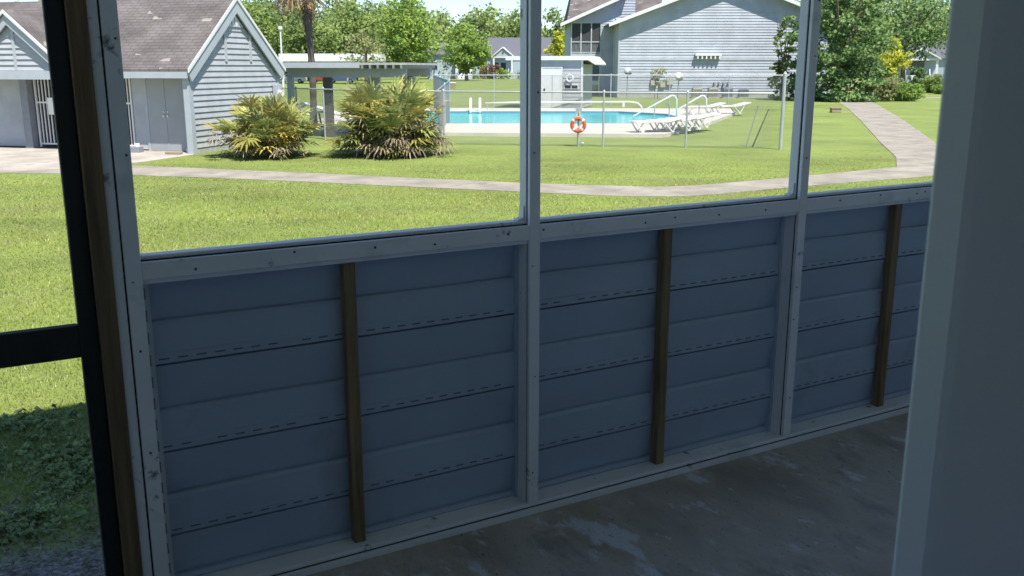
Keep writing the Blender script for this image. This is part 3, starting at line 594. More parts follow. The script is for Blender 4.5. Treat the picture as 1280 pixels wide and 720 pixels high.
def ring(t, x, z, y, R0, r0, m):
    b = MB(); b.tube([(x + math.cos(a) * R0, y, z + math.sin(a) * R0) for a in [2 * math.pi * k / 32 for k in range(32)]], r0, 12, True); rg = obj('ring', b, m, t, smooth=True)
    return rg
lr = cthing('life_ring', 'orange life ring with white bands hung on the front pool fence', 'life ring', 1.97, 28.22, -9)
rg = ring(lr, 0, .64, 0, .185, .055, 'orange')
for k in range(4):
    a0 = math.pi / 4 + k * math.pi / 2; b = MB(); b.tube([(math.cos(a) * .185, 0, .64 + math.sin(a) * .185) for a in [a0 - .16 + .08 * q for q in range(5)]], .058, 12); obj('band', b, 'white_paint', rg)
b = MB(); b.tube([(0, 0, .80), (-.05, .01, .93), (0, .02, 1.05), (.05, .01, .93), (0, 0, .83)], .012, 6); b.tube([(-.1, .02, .7), (0, .02, .55), (.1, .02, .7)], .02, 6); b.tube([(.02, 0, .46), (.03, 0, .12)], .008, 6); obj('rope', b, 'white_paint', lr)
b = MB(); b.tube([(0, .06, 0), (0, .06, 1.1)], .03, 8); b.box(-.09, .09, .05, .09, .95, 1.12); obj('stake', b, 'galv', lr)
lt = cthing('white_ball', 'small white ball in the grass under the life ring', 'ball', 2.15, 28.75); b = MB(); b.tube([(0, 0, 0), (0, 0, .015), (0, 0, .05), (0, 0, .085), (0, 0, .1)], [.01, .035, .05, .035, .008], 10); obj('ball', b, 'white_paint', lt, smooth=True)

# ------------------------------------------------------------------ pool fittings
ld = cthing('pool_ladder', 'white pool ladder with two hooped rails at the far edge', 'ladder', -1.9, 49.0)
for x in (-.24, .24):
    b = MB(); b.tube([(x, .75, .1), (x, .75, .55), (x, .62, .72), (x, .35, .74), (x, .05, .6), (x, -.12, .1), (x, -.14, .03)], .065, 8); obj('rail', b, 'white_metal', ld, smooth=True)
    b = MB(); b.tube([(x, .75, .12), (x, .75, .16)], .11, 10); obj('flange', b, 'white_metal', ld)
b = MB(); b.box(-.2, .2, -.16, -.08, .1, .14); obj('step', b, 'white_metal', ld)
gr_ = cthing('pool_guard_rail', 'long white horizontal guard rail low along the far pool edge', 'rail', 2.6, 50.0)
b = MB(); b.tube([(-4.0, 0, .50), (-2.6, 0, .53), (3.6, 0, .56), (4.0, 0, .5), (4.2, 0, .3), (4.25, 0, .1)], .04, 8); obj('rail', b, 'white_metal', gr_, smooth=True)
for x in (-3.9, -1.4, 1.0): b = MB(); b.tube([(x, .02, .1), (x, .02, .5)], .025, 8); obj('post', b, 'galv', gr_)
b = MB(); b.box(3.2, 3.3, -.05, .05, .3, .52); obj('hook_block', b, 'white_metal', gr_)
def handrail(label, x, d, L_, rot, H):
    t = cthing('pool_handrail', label, 'handrail', x, d, rot)
    b = MB(); b.tube([(-L_, 0, .05), (-L_, 0, .25), (0, 0, H), (.12, 0, H - .02), (.22, 0, H - .14), (.25, 0, .12)], .032, 8); obj('rail', b, 'white_metal', t, smooth=True)
    b = MB(); b.tube([(-L_ * .45, 0, .1), (-L_ * .45, 0, .25 + (H - .25) * .55)], .028, 8); obj('post', b, 'galv', t)
    b = MB(); b.tube([(0, .3, .1), (0, .3, H * .62), (-.2, .15, H * .68)], .028, 8); obj('brace', b, 'galv', t)
handrail('left of two white sloping handrails at the shallow end steps', 7.0, 41.8, 1.7, 8, 1.12)
handrail('right one of two white sloping handrails, beside the far loungers', 8.55, 43.0, 1.5, 8, 1.08)

def lounger_proto():
    t = cthing('pool_lounger', '', 'lounger', 0, 0, 0, 'white loungers on the pool deck')
    b = MB()
    for y in (-.3, .3): b.tube([(0, y, .36), (1.2, y, .36), (1.9, y, .52)], .028, 8)
    for x, z in ((0, .36), (.6, .36), (1.2, .36), (1.9, .52)): b.tube([(x, -.3, z), (x, .3, z)], .025, 8)
    obj('frame', b, 'white_metal', t)
    b = MB(); b.prism([(.03, .375), (1.2, .375), (1.88, .53), (1.88, .545), (1.19, .392), (.03, .392)], 'y', -.285, .285); obj('sling', b, 'white_paint', t)
    for y in (-.29, .29):
        b = MB(); b.tube([(.05, y, .36), (.28, y, .015), (.34, y, .015)], .026, 8); b.tube([(.55, y, .36), (.30, y, .03)], .018, 6); obj('leg', b, 'white_metal', t)
        b = MB(); b.tube([(1.05, y, .36), (1.36, y, .015), (1.42, y, .015)], .026, 8); b.tube([(1.62, y, .45), (1.38, y, .03)], .018, 6); obj('leg', b, 'white_metal', t)
    return t
lg = lounger_proto()
LS = [(4.15, 32.75, 10, 'white lounger nearest the fence, leftmost of the near row'), (4.85, 33.45, 12, 'white lounger second from the left in the near row by the pool'),
      (5.35, 34.2, 12, 'white lounger third from the left in the near row by the pool'), (5.8, 35.0, 14, 'white lounger at the right back of the near row, head raised'),
      (8.3, 45.6, 12, 'white lounger left of the far pair, behind the handrails'), (9.7, 46.3, 12, 'white lounger at the far right corner of the pool deck')]
for i, (x, d, r, lb) in enumerate(LS):
    o = lg if i == 0 else copy_tree(lg)
    o.location = W(x, d, .12); o.rotation_euler = (0, 0, -YAW + R(r)); o['label'] = lb

# ------------------------------------------------------------------ equipment shed
sh = cthing('equipment_shed', 'small pale blue pump shed with flat white roof edge by the pool', 'shed', 3.98, 54.5, -12)
b = MB(); b.clap((0, 0, 0), (1, 0, 0), (0, -1, 0), lambda z: -1.1, lambda z: -.06, .05, 2.75, .21, .025); b.clap((0, 0, 0), (1, 0, 0), (0, -1, 0), lambda z: -3.4, lambda z: -2.36, .05, 2.75, .21, .025); b.clap((0, 0, 0), (1, 0, 0), (0, -1, 0), lambda z: -2.36, lambda z: -1.1, 2.38, 2.75, .21, .025)
obj('front_wall', b, 'siding_small', sh)
b = MB(); b.clap((0, 0, 0), (0, 1, 0), (1, 0, 0), lambda z: .06, lambda z: 4.5, .05, 2.5, .21, .025); obj('side_wall', b, 'siding_small', sh)
b = MB(); b.box(-.06, .05, -.05, .06, 0, 2.75); obj('corner_board', b, 'white_paint', sh)
b = MB(); b.box(-2.28, -1.2, -.03, .02, .03, 2.28); dr = obj('door', b, 'white_paint', sh); b = MB(); b.box(-2.2, -2.12, -.06, -.031, .95, 1.15); obj('handle', b, 'black', dr)
b = MB(); b.box(-2.36, -2.282, -.05, .02, 0, 2.37); b.box(-1.198, -1.12, -.05, .02, 0, 2.37); b.box(-2.282, -1.198, -.05, .02, 2.29, 2.37); obj('door_frame', b, 'white_paint', sh)
b = MB(); b.box(-1.02, -.2, -.05, 0, 1.12, 1.36); lv = obj('louver', b, 'white_paint', sh); b = MB(); b.box(-.98, -.63, -.056, -.051, 1.15, 1.33); b.box(-.59, -.24, -.056, -.051, 1.15, 1.33); obj('louver_opening', b, 'black', lv)
b = MB(); b.prism([(-4.4, 2.72), (.35, 2.72), (.78, 2.46), (.78, 2.54), (.38, 2.95), (-4.4, 2.95)], 'y', -.22, 5); obj('roof', b, 'white_paint', sh)
b = MB(); b.box(-3.4, .0, 4.4, 4.5, 0, 2.7); b.box(-3.42, -3.4, 0, 4.4, 0, 2.7); obj('back_wall', b, 'siding_small', sh)
l2 = cthing('wall_life_ring', 'white life ring hanging on the pump shed wall above the louver', 'life ring', 3.28, 54.48, -12); ring(l2, 0, 1.72, 0, .18, .05, 'white_paint')
b = MB(); b.tube([(0, .02, 1.92), (0, .08, 1.94)], .02, 6); obj('hook', b, 'galv', l2)

# ------------------------------------------------------------------ big house behind the pool
bh = cthing('apartment_house', 'large pale blue clapboard apartment house with white gable rakes behind the pool', 'building', 8.4, 75.8, 0)
HW, HE, SL = 16.9, 5.75, .372; HP = HE + .12 + HW / 2 * SL
Lf = lambda z: .06 if z <= HE + .1 else (z - HE - .1) / SL; Rf = lambda z: HW - Lf(z)
b = MB(); b.clap((0, 0, 0), (1, 0, 0), (0, -1, 0), Lf, Rf, .3, 2.86, .213, .04); b.clap((0, 0, 0), (1, 0, 0), (0, -1, 0), Lf, Rf, 3.08, HP, .213, .04); obj('gable_wall', b, 'siding_big', bh)
b = MB(); b.box(.0, HW, -.06, .1, 2.87, 3.07); obj('belt_board', b, 'siding_big', bh)
b = MB(); b.box(-.02, HW, -.02, .1, 0, .29); obj('foundation', b, 'foundation', bh)
for x in (-.06, HW - .1): b = MB(); b.box(x, x + .14, -.055, .12, .02, HE); obj('corner_board', b, 'grey_trim', bh)
for x in (0, HW): b = MB(); b.box(x - .05, x + .05, .12, 12, 0, HE); obj('side_wall', b, 'siding_big', bh)
for s_ in (1, -1):
    f = (lambda t: t) if s_ > 0 else (lambda t: HW - t)
    zt = lambda t: HE + .22 + t * SL
    b = MB(); b.prism([(f(-.85), zt(-.85)), (f(HW / 2), zt(HW / 2)), (f(HW / 2), zt(HW / 2) - .12), (f(-.85), zt(-.85) - .12)], 'y', -.75, 12); obj('roof', b, 'roof_dark', bh)
    b = MB(); b.prism([(f(-.9), zt(-.9) + .03), (f(HW / 2), zt(HW / 2) + .03), (f(HW / 2), zt(HW / 2) - .24), (f(-.9), zt(-.9) - .24)], 'y', -.82, -.752); obj('rake_board', b, 'white_paint', bh)
    b = MB(); b.prism([(f(-.84), zt(-.84) - .122), (f(HW / 2), zt(HW / 2) - .122), (f(HW / 2), zt(HW / 2) - .14), (f(-.84), zt(-.84) - .14)], 'y', -.75, .0); obj('soffit', b, 'white_paint', bh)
# recessed left wing with screened upstairs porch
y0 = 4.2
b = MB(); b.clap((0, y0, 0), (1, 0, 0), (0, -1, 0), lambda z: -1.0, lambda z: -.05, .3, 6.4, .213, .04); b.clap((0, y0, 0), (1, 0, 0), (0, -1, 0), lambda z: -3.5 if z < 6.2 else (z - 6.2) / .435 - 3.5, lambda z: 1.7 if z > 6.3 else -1.0, 5.96, 8.0, .213, .04); wg = obj('wing_wall', b, 'siding_big', bh)
b = MB(); b.box(-3.55, -.98, y0 - .05, y0 + 2.5, 3.2, 3.45); obj('porch_floor_band', b, 'grey_trim', bh)
b = MB(); b.box(-3.45, -1.05, y0 + .06, y0 + .08, 3.46, 5.95); sp_ = obj('porch_screen', b, 'screen_dark', bh)
b = MB()
for x in (-3.5, -2.7, -1.85, -1.06): b.box(x - .05, x + .05, y0 - .04, y0 + .05, 3.452, 5.955)
for z in (4.35, 3.5, 5.87): b.box(-3.45, -1.1, y0 - .03, y0 + .04, z, z + .08)
obj('porch_frame', b, 'grey_trim', bh)
b = MB()
for k in range(22): x = -3.4 + k * .105; b.bar((x, y0 + .03, 3.58), (x + .07, y0 + .03, 4.34), .02, .02)
obj('porch_lattice', b, 'grey_trim', bh)
for x in (-3.5, -1.06): b = MB(); b.box(x - .065, x + .065, y0 - .02, y0 + .1, 0, 3.2); obj('porch_post', b, 'grey_trim', bh)
b = MB(); b.box(-3.5, -.9, y0 + 3, y0 + 3.1, 0, 6.2); b.box(-3.6, -3.5, y0 + .2, y0 + 8, 0, 6.2); obj('porch_back_wall', b, 'far_wall', bh)
for k in range(4): b = MB(); b.box(-3.0, -1.15, y0 + .3 + k * .3, y0 + .6 + k * .3, .9 - .2 * k, .95 - .2 * k + .3); obj('step', b, 'white_paint', bh)
b = MB(); b.prism([(-4.4, 5.83), (1.0, 8.18), (1.0, 8.06), (-4.4, 5.71)], 'y', y0 - .7, y0 + 8); obj('roof', b, 'roof_dark', bh)
b = MB(); b.prism([(-4.45, 5.84), (1.0, 8.21), (1.0, 7.95), (-4.45, 5.58)], 'y', y0 - .76, y0 - .702); obj('rake_board', b, 'white_paint', bh)
b = MB(); b.prism([(-4.35, 5.70), (1.0, 8.03), (1.0, 8.01), (-4.35, 5.68)], 'y', y0 - .7, y0 + .02); obj('soffit', b, 'white_paint', bh)
b = MB(); b.add([(-3.8, 5.9, 6.0), (4, 5.9, 7.0), (6, 13, 11.5), (-2.6, 13, 11.0), (-3.8, 14, 5.8)], [(0, 1, 2, 3), (0, 3, 4)]); obj('back_roof', b, 'shingle', bh)
# fixtures on the gable wall
b = MB(); b.box(5.95, 8.0, -.42, -.062, 3.22, 3.42); vr = obj('bracket_shelf', b, 'white_paint', bh)
for k in range(6): b = MB(); b.box(6.1 + k * .34, 6.2 + k * .34, -.4, -.062, 2.98, 3.219); obj('corbel', b, 'white_paint', vr)
for x, z, w_, h_ in ((2.55, .95, .5, .5), (3.3, .8, .4, .5), (3.8, 1.0, .5, .5)): b = MB(); b.box(x, x + w_, -.25, -.05, z, z + h_); obj('meter_box', b, 'ac_tan', bh, .01)
for k in range(4): b = MB(); x = 7.6 + k * .36; b.tube([(x, -.05, 1.15), (x, -.2, 1.15), (x, -.22, 1.0)], .08, 8); obj('vent_cap', b, 'ac_grey', bh)
for i, (x, m, lb) in enumerate(((14.5, 'ac_tan', 'tan air conditioner unit leftmost along the blue house wall'), (15.75, 'ac_tan', 'tan air conditioner unit second along the blue house wall'), (16.9, 'ac_grey', 'dark grey air conditioner unit beneath the four wall pipe caps'), (18.15, 'ac_grey', 'dark grey air conditioner unit rightmost along the blue house wall'))):
    t = cthing('air_conditioner', lb, 'air conditioner', x, 75.0, 0, 'air conditioners along the blue house'); hh = .8 if i < 3 else .62
    b = MB(); b.box(-.36, .36, -.36, .36, .06, hh); obj('case', b, m, t, .02); b = MB(); b.tube([(0, 0, hh), (0, 0, hh + .03)], .3, 14); obj('fan_grille', b, 'ac_grey', t); b = MB(); b.box(-.45, .45, -.45, .45, 0, .06); obj('pad', b, 'foundation', t)
    b = MB()
    for k in range(7): b.box(-.33, .33, -.372, -.361, .14 + k * .08, .165 + k * .08)
    obj('grille', b, 'black', t)
def dish(label, x, d, z, s, m='grey_trim', name='satellite_dish'):
    t = cthing(name, label, 'dish', x, d, 15); b = MB(); b.tube([(0, 0, 0), (0, 0, z)], .04, 8); obj('pole', b, 'ac_grey', t)
    b = MB(); b.tube([(0, -.02, z), (0, -.04, z), (0, -.08, z + .02), (0, -.11, z + .03)], [.05, s * .55, s * .95, s], 16); obj('dish', b, m, t, smooth=True); b = MB(); b.tube([(0, -.16, z - s * .8), (0, -.55, z)], .025, 6); b.box(-.06, .06, -.62, -.5, z - .06, z + .06); obj('arm', b, 'ac_grey', t)
dish('grey satellite dish on a pole at the left end of the blue wall', 8.9, 74.0, 2.0, .34)
dish('white satellite dish on a pole left of the air conditioners', 12.85, 74.0, 1.6, .36, 'roof_white')
dish('small grey satellite dish on a pole beside the wall meter boxes', 11.0, 73.6, 1.55, .28)
pf = tree('flowering_shrub_tree', 'slim staked sapling with pale pink and green leaves against the blue wall', 11.2, 73.4, 2.5, 1.5, 'leaf_olive', 71, nc=16, per=26, leaf=.16, trunk=.035, z0=.45, cr=.3, cat='sapling')

# ------------------------------------------------------------------ trees, shrubs on the right
tree('broadleaf_tree', 'big dark green spreading tree at the right corner of the blue house', 22.9, 67.5, 9.8, 6.8, 'leaf_dark', 21, nc=330, per=60, leaf=.26, trunk=.3, z0=-.4, taper=.0, cr=.72, flat_=.42)
tree('maple_tree', 'narrow light green tree overlapping the right end of the blue wall', 19.9, 70.5, 6.2, 2.1, 'leaf_mid', 22, nc=80, per=34, leaf=.24, trunk=.12, z0=-.25)
tree('broadleaf_tree', 'round mid green tree right of the big dark tree by the path', 34.5, 98, 11.0, 8.5, 'leaf_mid', 23, nc=200, per=36, leaf=.28, trunk=.25, z0=.1)
tree('golden_tree', 'small lime yellow tree beside the path behind the hedge', 33.4, 84.5, 4.8, 3.2, 'leaf_lime', 24, nc=80, per=40, leaf=.22, trunk=.08, z0=.2)
shrub('shrub', 'olive green rounded shrub at the foot of the big tree', 25.9, 67.3, 1.55, 2.0, 'leaf_olive', 31)
shrub('shrub', 'low clipped yellow green hedge shrub right of the olive shrub', 27.9, 67.8, 1.25, 2.4, 'leaf_bright', 32)
shrub('shrub', 'dark low shrub behind the clipped yellow green hedge', 27.6, 72, 1.75, 2.0, 'leaf_dark', 33)
shrub('shrub', 'rounded green shrub under the lime yellow tree', 30.5, 77, 1.4, 2.2, 'leaf_olive', 34)
shrub('shrub', 'tall dark shrub between the lime tree and white porch', 40.3, 95, 2.3, 1.8, 'leaf_dark', 35)
shrub('shrub', 'green shrub at the right end in front of the white porch', 39.8, 90, 1.7, 2.6, 'leaf_mid', 36)
shrub('shrub', 'small low shrub in front of the rightmost green shrub', 38.9, 86, .8, 2.0, 'leaf_bright', 37)
for i, (x, d, h, wd, m, lb) in enumerate(((40, 118, 13.5, 11, 'leaf_mid', 'tall green tree filling the skyline right of the big dark tree'), (51, 125, 14, 12, 'leaf_dark', 'tall deep green tree above the white porch on the right'), (62, 128, 15, 12, 'leaf_mid', 'tall green tree at the far right beside the door frame'), (33, 130, 15, 11, 'leaf_olive', 'tall olive green tree behind the round mid green tree'))):
    tree('broadleaf_tree', lb, x, d, h, wd, m, 40 + i, nc=230, per=30, leaf=.42, trunk=.3, z0=.12)
vb = cthing('valve_box', 'small brown box at the left edge of the long path', 'box', 17.0, 50); b = MB(); b.box(-.25, .25, -.18, .18, 0, .22); obj('body', b, 'brown_box', vb, .02); b = MB(); b.box(-.28, .28, -.21, .21, .2205, .26); obj('lid', b, 'brown_box', vb)

def small_house(name, label, x, d, rot, wd, dp, eave, ridge, wallm, roofm, gx, gw, gz, gp, steps=True):
    t = cthing(name, label, 'building', x, d, rot)
    b = MB(); b.box(-wd / 2, wd / 2, 0, dp, 0, eave); obj('wall', b, wallm, t)
    b = MB(); b.prism([(-.5, eave - .15), (dp / 2, ridge), (dp + .5, eave - .15), (dp + .5, eave - .3), (dp / 2, ridge - .2), (-.5, eave - .3)], 'x', -wd / 2 - .4, wd / 2 + .4); obj('roof', b, roofm, t)
    for s_ in (-1, 1): b = MB(); b.prism([(0, eave - .05), (dp / 2, ridge - .22), (dp, eave - .05)], 'x', s_ * wd / 2 - .05, s_ * wd / 2 + .05); obj('gable', b, wallm, t)
    py = -2.2
    b = MB(); b.prism([(gx - gw / 2 - .3, gz - .15), (gx, gp + .12), (gx + gw / 2 + .3, gz - .15), (gx + gw / 2 + .3, gz - .35), (gx, gp - .15), (gx - gw / 2 - .3, gz - .35)], 'y', py - .3, dp / 2 * .6); pr = obj('porch_roof', b, 'white_paint', t)
    b = MB(); b.prism([(gx - gw / 2, gz - .15), (gx, gp - .16), (gx + gw / 2, gz - .15)], 'y', py, py + .06); pg = obj('porch_gable', b, 'grey_trim', t)
    b = MB(); b.tube([(gx, py - .04, gz + .6), (gx, py - .001, gz + .6)], .28, 8); obj('gable_vent', b, 'roof_dark', pg)
    b = MB(); b.box(gx - gw / 2, gx + gw / 2, py, py + .12, gz - .45, gz - .16); obj('porch_beam', b, 'white_paint', t)
    for s_ in (-1, 1): b = MB(); xx = gx + s_ * (gw / 2 - .2); b.box(xx - .18, xx + .18, py, py + .3, 1.2, gz - .45); obj('porch_post', b, 'white_paint', t)
    b = MB(); b.box(gx - gw / 2, gx + gw / 2, py, -.02, 0, 1.2); obj('porch_base', b, 'grey_trim', t)
    for k in range(5): b = MB(); b.box(gx - 1.2, gx + 1.2, py - .35 * (k + 1), py - .35 * k - .01, 0, 1.1 - .22 * k); obj('step', b, 'white_paint', t)
    for s_ in (-1, 1): b = MB(); b.bar((gx + s_ * 1.3, py, 2.1), (gx + s_ * 1.3, py - 2, .9), .1, .1); b.box(gx + s_ * 1.3 - .05, gx + s_ * 1.3 + .05, py - 2.05, py - 1.95, 0, 1.0); obj('railing', b, 'white_paint', t)
    b = MB(); b.box(gx - .55, gx + .55, -.06, -.005, 1.2, 3.4); obj('door', b, 'glass', t)
    for wx in (-wd * .36, wd * .3):
        b = MB(); b.box(wx - .7, wx + .7, -.05, -.004, 1.8, 3.6); wn = obj('window', b, 'white_paint', t); b = MB(); b.box(wx - .6, wx + .6, -.06, -.051, 1.9, 3.5); obj('pane', b, 'glass', wn)
    return t
small_house('cottage', 'far grey roofed house with white gabled porch and steps beyond the lawn', 1.5, 213, -3, 14, 12, 5.0, 9.0, 'far_wall', 'roof_dark', -3.4, 4.4, 4.9, 6.7)
small_house('cottage', 'far blue house half hidden behind the light green tree', -12.5, 205, 4, 11, 10, 5.2, 7.6, 'far_wall', 'roof_dark', 2.2, 3.6, 3.6, 5.0)
small_house('cottage', 'grey house with white porch posts at the far right beyond the shrubs', 68, 152, -20, 12, 9, 4.0, 6.8, 'far_wall', 'roof_dark', -3.2, 5.0, 3.9, 5.3)

# carport, lamp post, cars, small lawn signs
cp_ = cthing('carport', 'long white flat carport roof far behind the shelter', 'carport', -26.5, 140)
b = MB(); b.box(-7.4, 7.4, 0, 6, 3.2, 4.3); obj('roof', b, 'roof_white', cp_, .05)
for x in (-7, -2.4, 2.4, 7): b = MB(); b.box(x - .12, x + .12, .4, .6, 0, 3.2); obj('post', b, 'white_paint', cp_)
lp = cthing('lamp_post', 'slim white lamp post rising behind the pool house gable', 'lamp post', -21.5, 90); b = MB(); b.tube([(0, 0, 0), (0, 0, 5.7)], [.1, .07], 8); obj('pole', b, 'white_paint', lp); b = MB(); b.tube([(0, 0, 5.7), (0, 0, 5.78), (0, 0, 6.0), (0, 0, 6.05)], [.1, .2, .2, .06], 10); obj('lamp_head', b, 'white_paint', lp)
def car(label, x, d, rot, m, h=1.55):
    t = cthing('parked_car', label, 'car', x, d, rot, 'cars parked beyond the shelter')
    k = h / 1.5
    b = MB(); b.prism([(-2.2, .35), (-2.25, .75), (-2.1, .95 * k), (-1.1, 1.0 * k), (-.45, 1.48 * k), (1.2, 1.5 * k), (1.95, 1.0 * k), (2.2, .9 * k), (2.25, .4), (2.1, .3), (-2.1, .3)], 'y', -.85, .85); bd = obj('body', b, m, t, .06)
    b = MB(); b.prism([(-1.0, 1.02 * k), (-.42, 1.42 * k), (.3, 1.44 * k), (.3, 1.02 * k)], 'y', -.86, .86); b.prism([(.38, 1.02 * k), (.38, 1.44 * k), (1.15, 1.44 * k), (1.7, 1.02 * k)], 'y', -.86, .86); obj('window', b, 'glass', bd)
    for xx in (-1.4, 1.4):
        for yy in (-.8, .8): b = MB(); b.tube([(xx, yy - .1, .33), (xx, yy + .1, .33)], .33, 14); wl = obj('wheel', b, 'tyre', t); b = MB(); b.tube([(xx, yy - .11, .33), (xx, yy + .11, .33)], .18, 10); obj('rim', b, 'steel', wl)
    return t
car('dark blue parked car seen right of the shelter post', -26.6, 150, 3, 'car_blue', 1.6)
car('white parked car under the carport left of the palm trunk', -34.0, 148, 0, 'car_white', 1.5)
car('dark red parked car between the palm trunk and the shelter post', -30.6, 156, 4, 'car_red', 1.4)
ub = cthing('utility_box', 'brown box with pale top standing on the far lawn', 'box', -6.9, 108); b = MB(); b.box(-.5, .5, -.3, .3, 0, .62); obj('body', b, 'brown_box', ub); b = MB(); b.box(-.54, .54, -.34, .34, .6205, .72); obj('lid', b, 'paper', ub)
wp = cthing('marker_post', 'short white double post on the far lawn left of the brown box', 'post', -8.4, 108)
for x in (-.18, .18): b = MB(); b.box(x - .1, x + .1, -.06, .06, 0, .85); obj('post', b, 'white_paint', wp)

# ------------------------------------------------------------------ far trees
tree('broadleaf_tree', 'bright green round tree in front of the far white porch house', -8.3, 176, 10.0, 9.2, 'leaf_bright', 51, nc=210, per=34, leaf=.5, trunk=.3, z0=.12)
tree('broadleaf_tree', 'tall upright light green tree in the middle of the skyline', -16.5, 150, 13.6, 10.0, 'leaf_bright', 52, nc=230, per=34, leaf=.46, trunk=.32, z0=.12, taper=.3)
tree('bare_tree', 'thin half bare tree with sparse leaves left of the tall tree', -21.0, 138, 7.5, 7, 'leaf_olive', 53, nc=60, per=16, leaf=.4, trunk=.2, z0=.25)
for i, (x, d, h, wd, m, lb) in enumerate(((-46, 175, 14.5, 13, 'leaf_mid', 'dense green tree behind the pool house gable'), (-36, 170, 13.5, 12, 'leaf_far', 'green tree on the skyline right behind the palm fronds'), (-29, 178, 14, 12, 'leaf_mid', 'rounded green tree right of the palm on the skyline'), (-58, 165, 15, 13, 'leaf_mid', 'tall green tree above the pool house roof peak'), (-21, 200, 15.5, 12, 'leaf_far', 'tall dusty green tree behind the sparse half bare tree'))):
    tree('broadleaf_tree', lb, x, d, h, wd, m, 60 + i, nc=240, per=30, leaf=.55, trunk=.35, z0=.06)
tree('golden_tree', 'lime yellow tree seen left of the apartment house wing', 9.3, 190, 9.6, 5.5, 'leaf_lime', 66, nc=80, per=30, leaf=.5, trunk=.15, z0=.05)
for i, (x, d, h, wd, m, lb) in enumerate(((-14.5, 206, 1.9, 4, 'leaf_mid', 'green shrub before the far blue house'), (-4.7, 206, 3.2, 5, 'leaf_rust', 'rusty brown shrub left of the far white porch'), (-1.8, 204.5, 2.2, 3.2, 'leaf_bright', 'bright green ball shrub at the far porch steps'), (4.6, 204, 2.0, 8, 'leaf_mid', 'low green hedge right of the far porch steps'), (-9.5, 205, 2.0, 6, 'leaf_mid', 'low hedge between the two far houses'))):
    shrub('shrub', lb, x, d, h, wd, m, 80 + i, nc=60, per=26, leaf=.35, dp=2.5)
# the wood that closes the view
rng = np.random.default_rng(99); VV = []; FF = []; TT = []; nb = 0
for i in range(84):
    x = -135 + i * 4.3 + rng.normal() * 2; d = 262 + (i % 3) * 16 + rng.normal() * 4
    h = rng.uniform(18.5, 22.0) - (3.2 if -22 < x < 28 else 0) + (2.5 if x > 45 else 0) + (1.5 if x < -40 else 0); wd = rng.uniform(11, 16)
    V, F, t_ = crown(200 + i, wd / 2, wd / 2, h * .56, h * .46, 130, 24, 2.2, 1.0, lobes=4, taper=.2)
    p = W(x, d); V = V + np.array([p.x, p.y, 0]); VV.append(V); FF.append(F + nb); TT.append(np.clip(t_ * .7 + rng.random() * .35, 0, 1)); nb += len(V)
wo = npobj('distant_wood', np.concatenate(VV), np.concatenate(FF), ['leaf_far'], tint=np.concatenate(TT)); wo['kind'] = 'stuff'; wo['label'] = 'long green wood closing the view behind the lawns'; wo['category'] = 'wood'

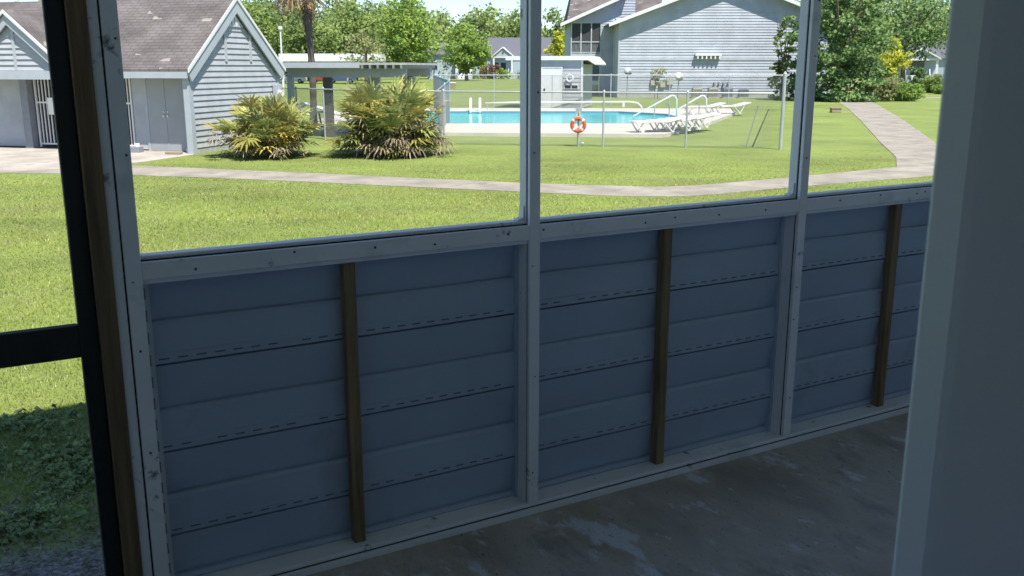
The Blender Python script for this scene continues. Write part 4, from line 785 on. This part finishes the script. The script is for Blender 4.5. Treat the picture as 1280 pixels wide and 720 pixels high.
# ------------------------------------------------------------------ mown grass standing on the lawn
def grass():
    rng = np.random.default_rng(1); N = 620000
    # density falls with distance; blades widen accordingly
    d = 3.6 + (27.0 - 3.6) * rng.random(N) ** 1.25; x = (rng.random(N) * 2 - 1) * (d * .60 + .4)
    wx = RGT.x * x + FWD.x * d; wy = RGT.y * x + FWD.y * d
    patch = .5 + .25 * np.sin(wx * 1.7 + 2 * np.sin(wy * .9)) + .25 * np.sin(wy * 2.3 + 1.5 * np.sin(wx * 1.3))
    bare = wy + 1.1 * np.sin(wx * 2.1) * .4 + rng.normal(size=N) * .28 < 5.2
    keep = ~bare | (rng.random(N) < .05)
    keep &= wy > 2.9
    # keep off the concrete
    def inside(poly, px, py):
        c = np.zeros(len(px), bool); j = len(poly) - 1
        for i in range(len(poly)):
            xi, yi = poly[i]; xj, yj = poly[j]; t = ((yi > py) != (yj > py)) & (px < (xj - xi) * (py - yi) / (yj - yi + 1e-12) + xi); c ^= t; j = i
        return c
    for poly in ([(-11.5, 21.0), (-8.3, 20.5), (-5.75, 19.78), (-3.06, 18.8), (.15, 17.68), (1.5, 17.15), (2.33, 17.0), (3.06, 17.0), (3.88, 17.35), (5.71, 18.5), (9.26, 20.4), (13, 23.2), (11.16, 22.8), (9.1, 22.2), (7.59, 21.15), (6.22, 20.2), (4.23, 18.95), (3.4, 18.5), (2.68, 18.4), (.16, 19.05), (-2.4, 20.05), (-4.26, 20.77), (-6.24, 21.5), (-8.6, 22.4), (-9.44, 22.6)],
                 [(9.1, 22.2), (11.16, 22.8), (12.72, 27.98), (11.1, 28), (10.07, 24.67)], [(-11.5, 21.0), (-9.44, 22.6), (-8.6, 25.4), (-9, 26.7), (-19, 28.6), (-19, 21.8)], [(-8.66, 25.6), (-7.4, 30), (-20, 33), (-20, 28)]):
        keep &= ~inside(poly, x, d)
    d, x, wx, wy, patch = d[keep], x[keep], wx[keep], wy[keep], patch[keep]; N = len(d)
    hgt = (.016 + .022 * rng.random(N)) * (.7 + .6 * patch) * np.clip((28 - d) / 12, .25, 1); wid = .0032 + .00050 * d
    az = rng.random(N) * 2 * math.pi; lean = rng.random(N) * 1.6
    P = np.stack([wx, wy, np.zeros(N)], 1); dx = np.stack([np.cos(az), np.sin(az), np.zeros(N)], 1); ex = np.stack([-np.sin(az), np.cos(az), np.zeros(N)], 1)
    tip = P + dx * (hgt * lean)[:, None]; tip[:, 2] = hgt
    V = np.stack([P - ex * wid[:, None] / 2, P + ex * wid[:, None] / 2, tip], 1).reshape(-1, 3); F = np.arange(3 * N).reshape(-1, 3)
    band = .5 + .3 * np.sin(d * 4.4 + .5 * np.sin(x * .7)) + .2 * np.sin(d * 1.9 + x * .35)
    tint = np.clip(.25 * patch + .25 * band + .5 * rng.random(N), 0, 1); mi = (rng.random(N) < .045).astype(int)
    o = npobj('grass', V, F, ['grass_blade', 'grass_dry'], None, mi, tint); o['kind'] = 'stuff'; o['label'] = 'mown yellow green grass between the porch and the pool'; o['category'] = 'grass'
grass()

def ground_bits():
    rng = np.random.default_rng(4); n = 15000
    d = 3.6 + 4.4 * rng.random(n); x = -d * .62 + rng.random(n) * d * .34
    wx = RGT.x * x + FWD.x * d; wy = RGT.y * x + FWD.y * d; cl = np.sin(wx * 5.3 + 1.7 * np.sin(wy * 4.1)) + np.sin(wy * 6.7 + 1.3 * np.sin(wx * 3.9)) + rng.normal(size=n) * .7
    k = (wy > 4.75 + .5 * rng.random(n)) & (wy < 6.1 + .8 * rng.random(n)) & (cl > .7); wx, wy = wx[k], wy[k]
    c = np.stack([wx, wy, .012 + .03 * rng.random(len(wx))], 1)
    V, F, t_ = leaves(rng, c, .02, 5, .034, flat_=.4, droop=0, aspect=.7)
    o = npobj('clover', V, F, ['clover_leaf'], None, None, t_); o['kind'] = 'stuff'; o['label'] = 'low clover and weeds in the shaded grass beside the screen door'; o['category'] = 'weeds'
    n = 1500; d = 3.6 + 1.7 * rng.random(n); x = -d * .62 + rng.random(n) * d * .34
    wx = RGT.x * x + FWD.x * d; wy = RGT.y * x + FWD.y * d; k = wy < 5.3 + .3 * rng.normal(size=n); wx, wy = wx[k], wy[k]
    V, F, t_ = leaves(rng, np.stack([wx, wy, np.full(len(wx), .012)], 1), .01, 2, .05, flat_=.3, droop=0, aspect=.16)
    o = npobj('leaf_litter', V, F, ['litter'], None, None, t_); o['kind'] = 'stuff'; o['label'] = 'dry grass bits and twigs on the bare soil at the foot of the porch'; o['category'] = 'litter'
mat('clover_leaf', (.23, .31, .115), .6, .2, 3, trans=.25, attr=.8)
mat('litter', (.24, .215, .17), .9, .3, 8, attr=.3)
ground_bits()
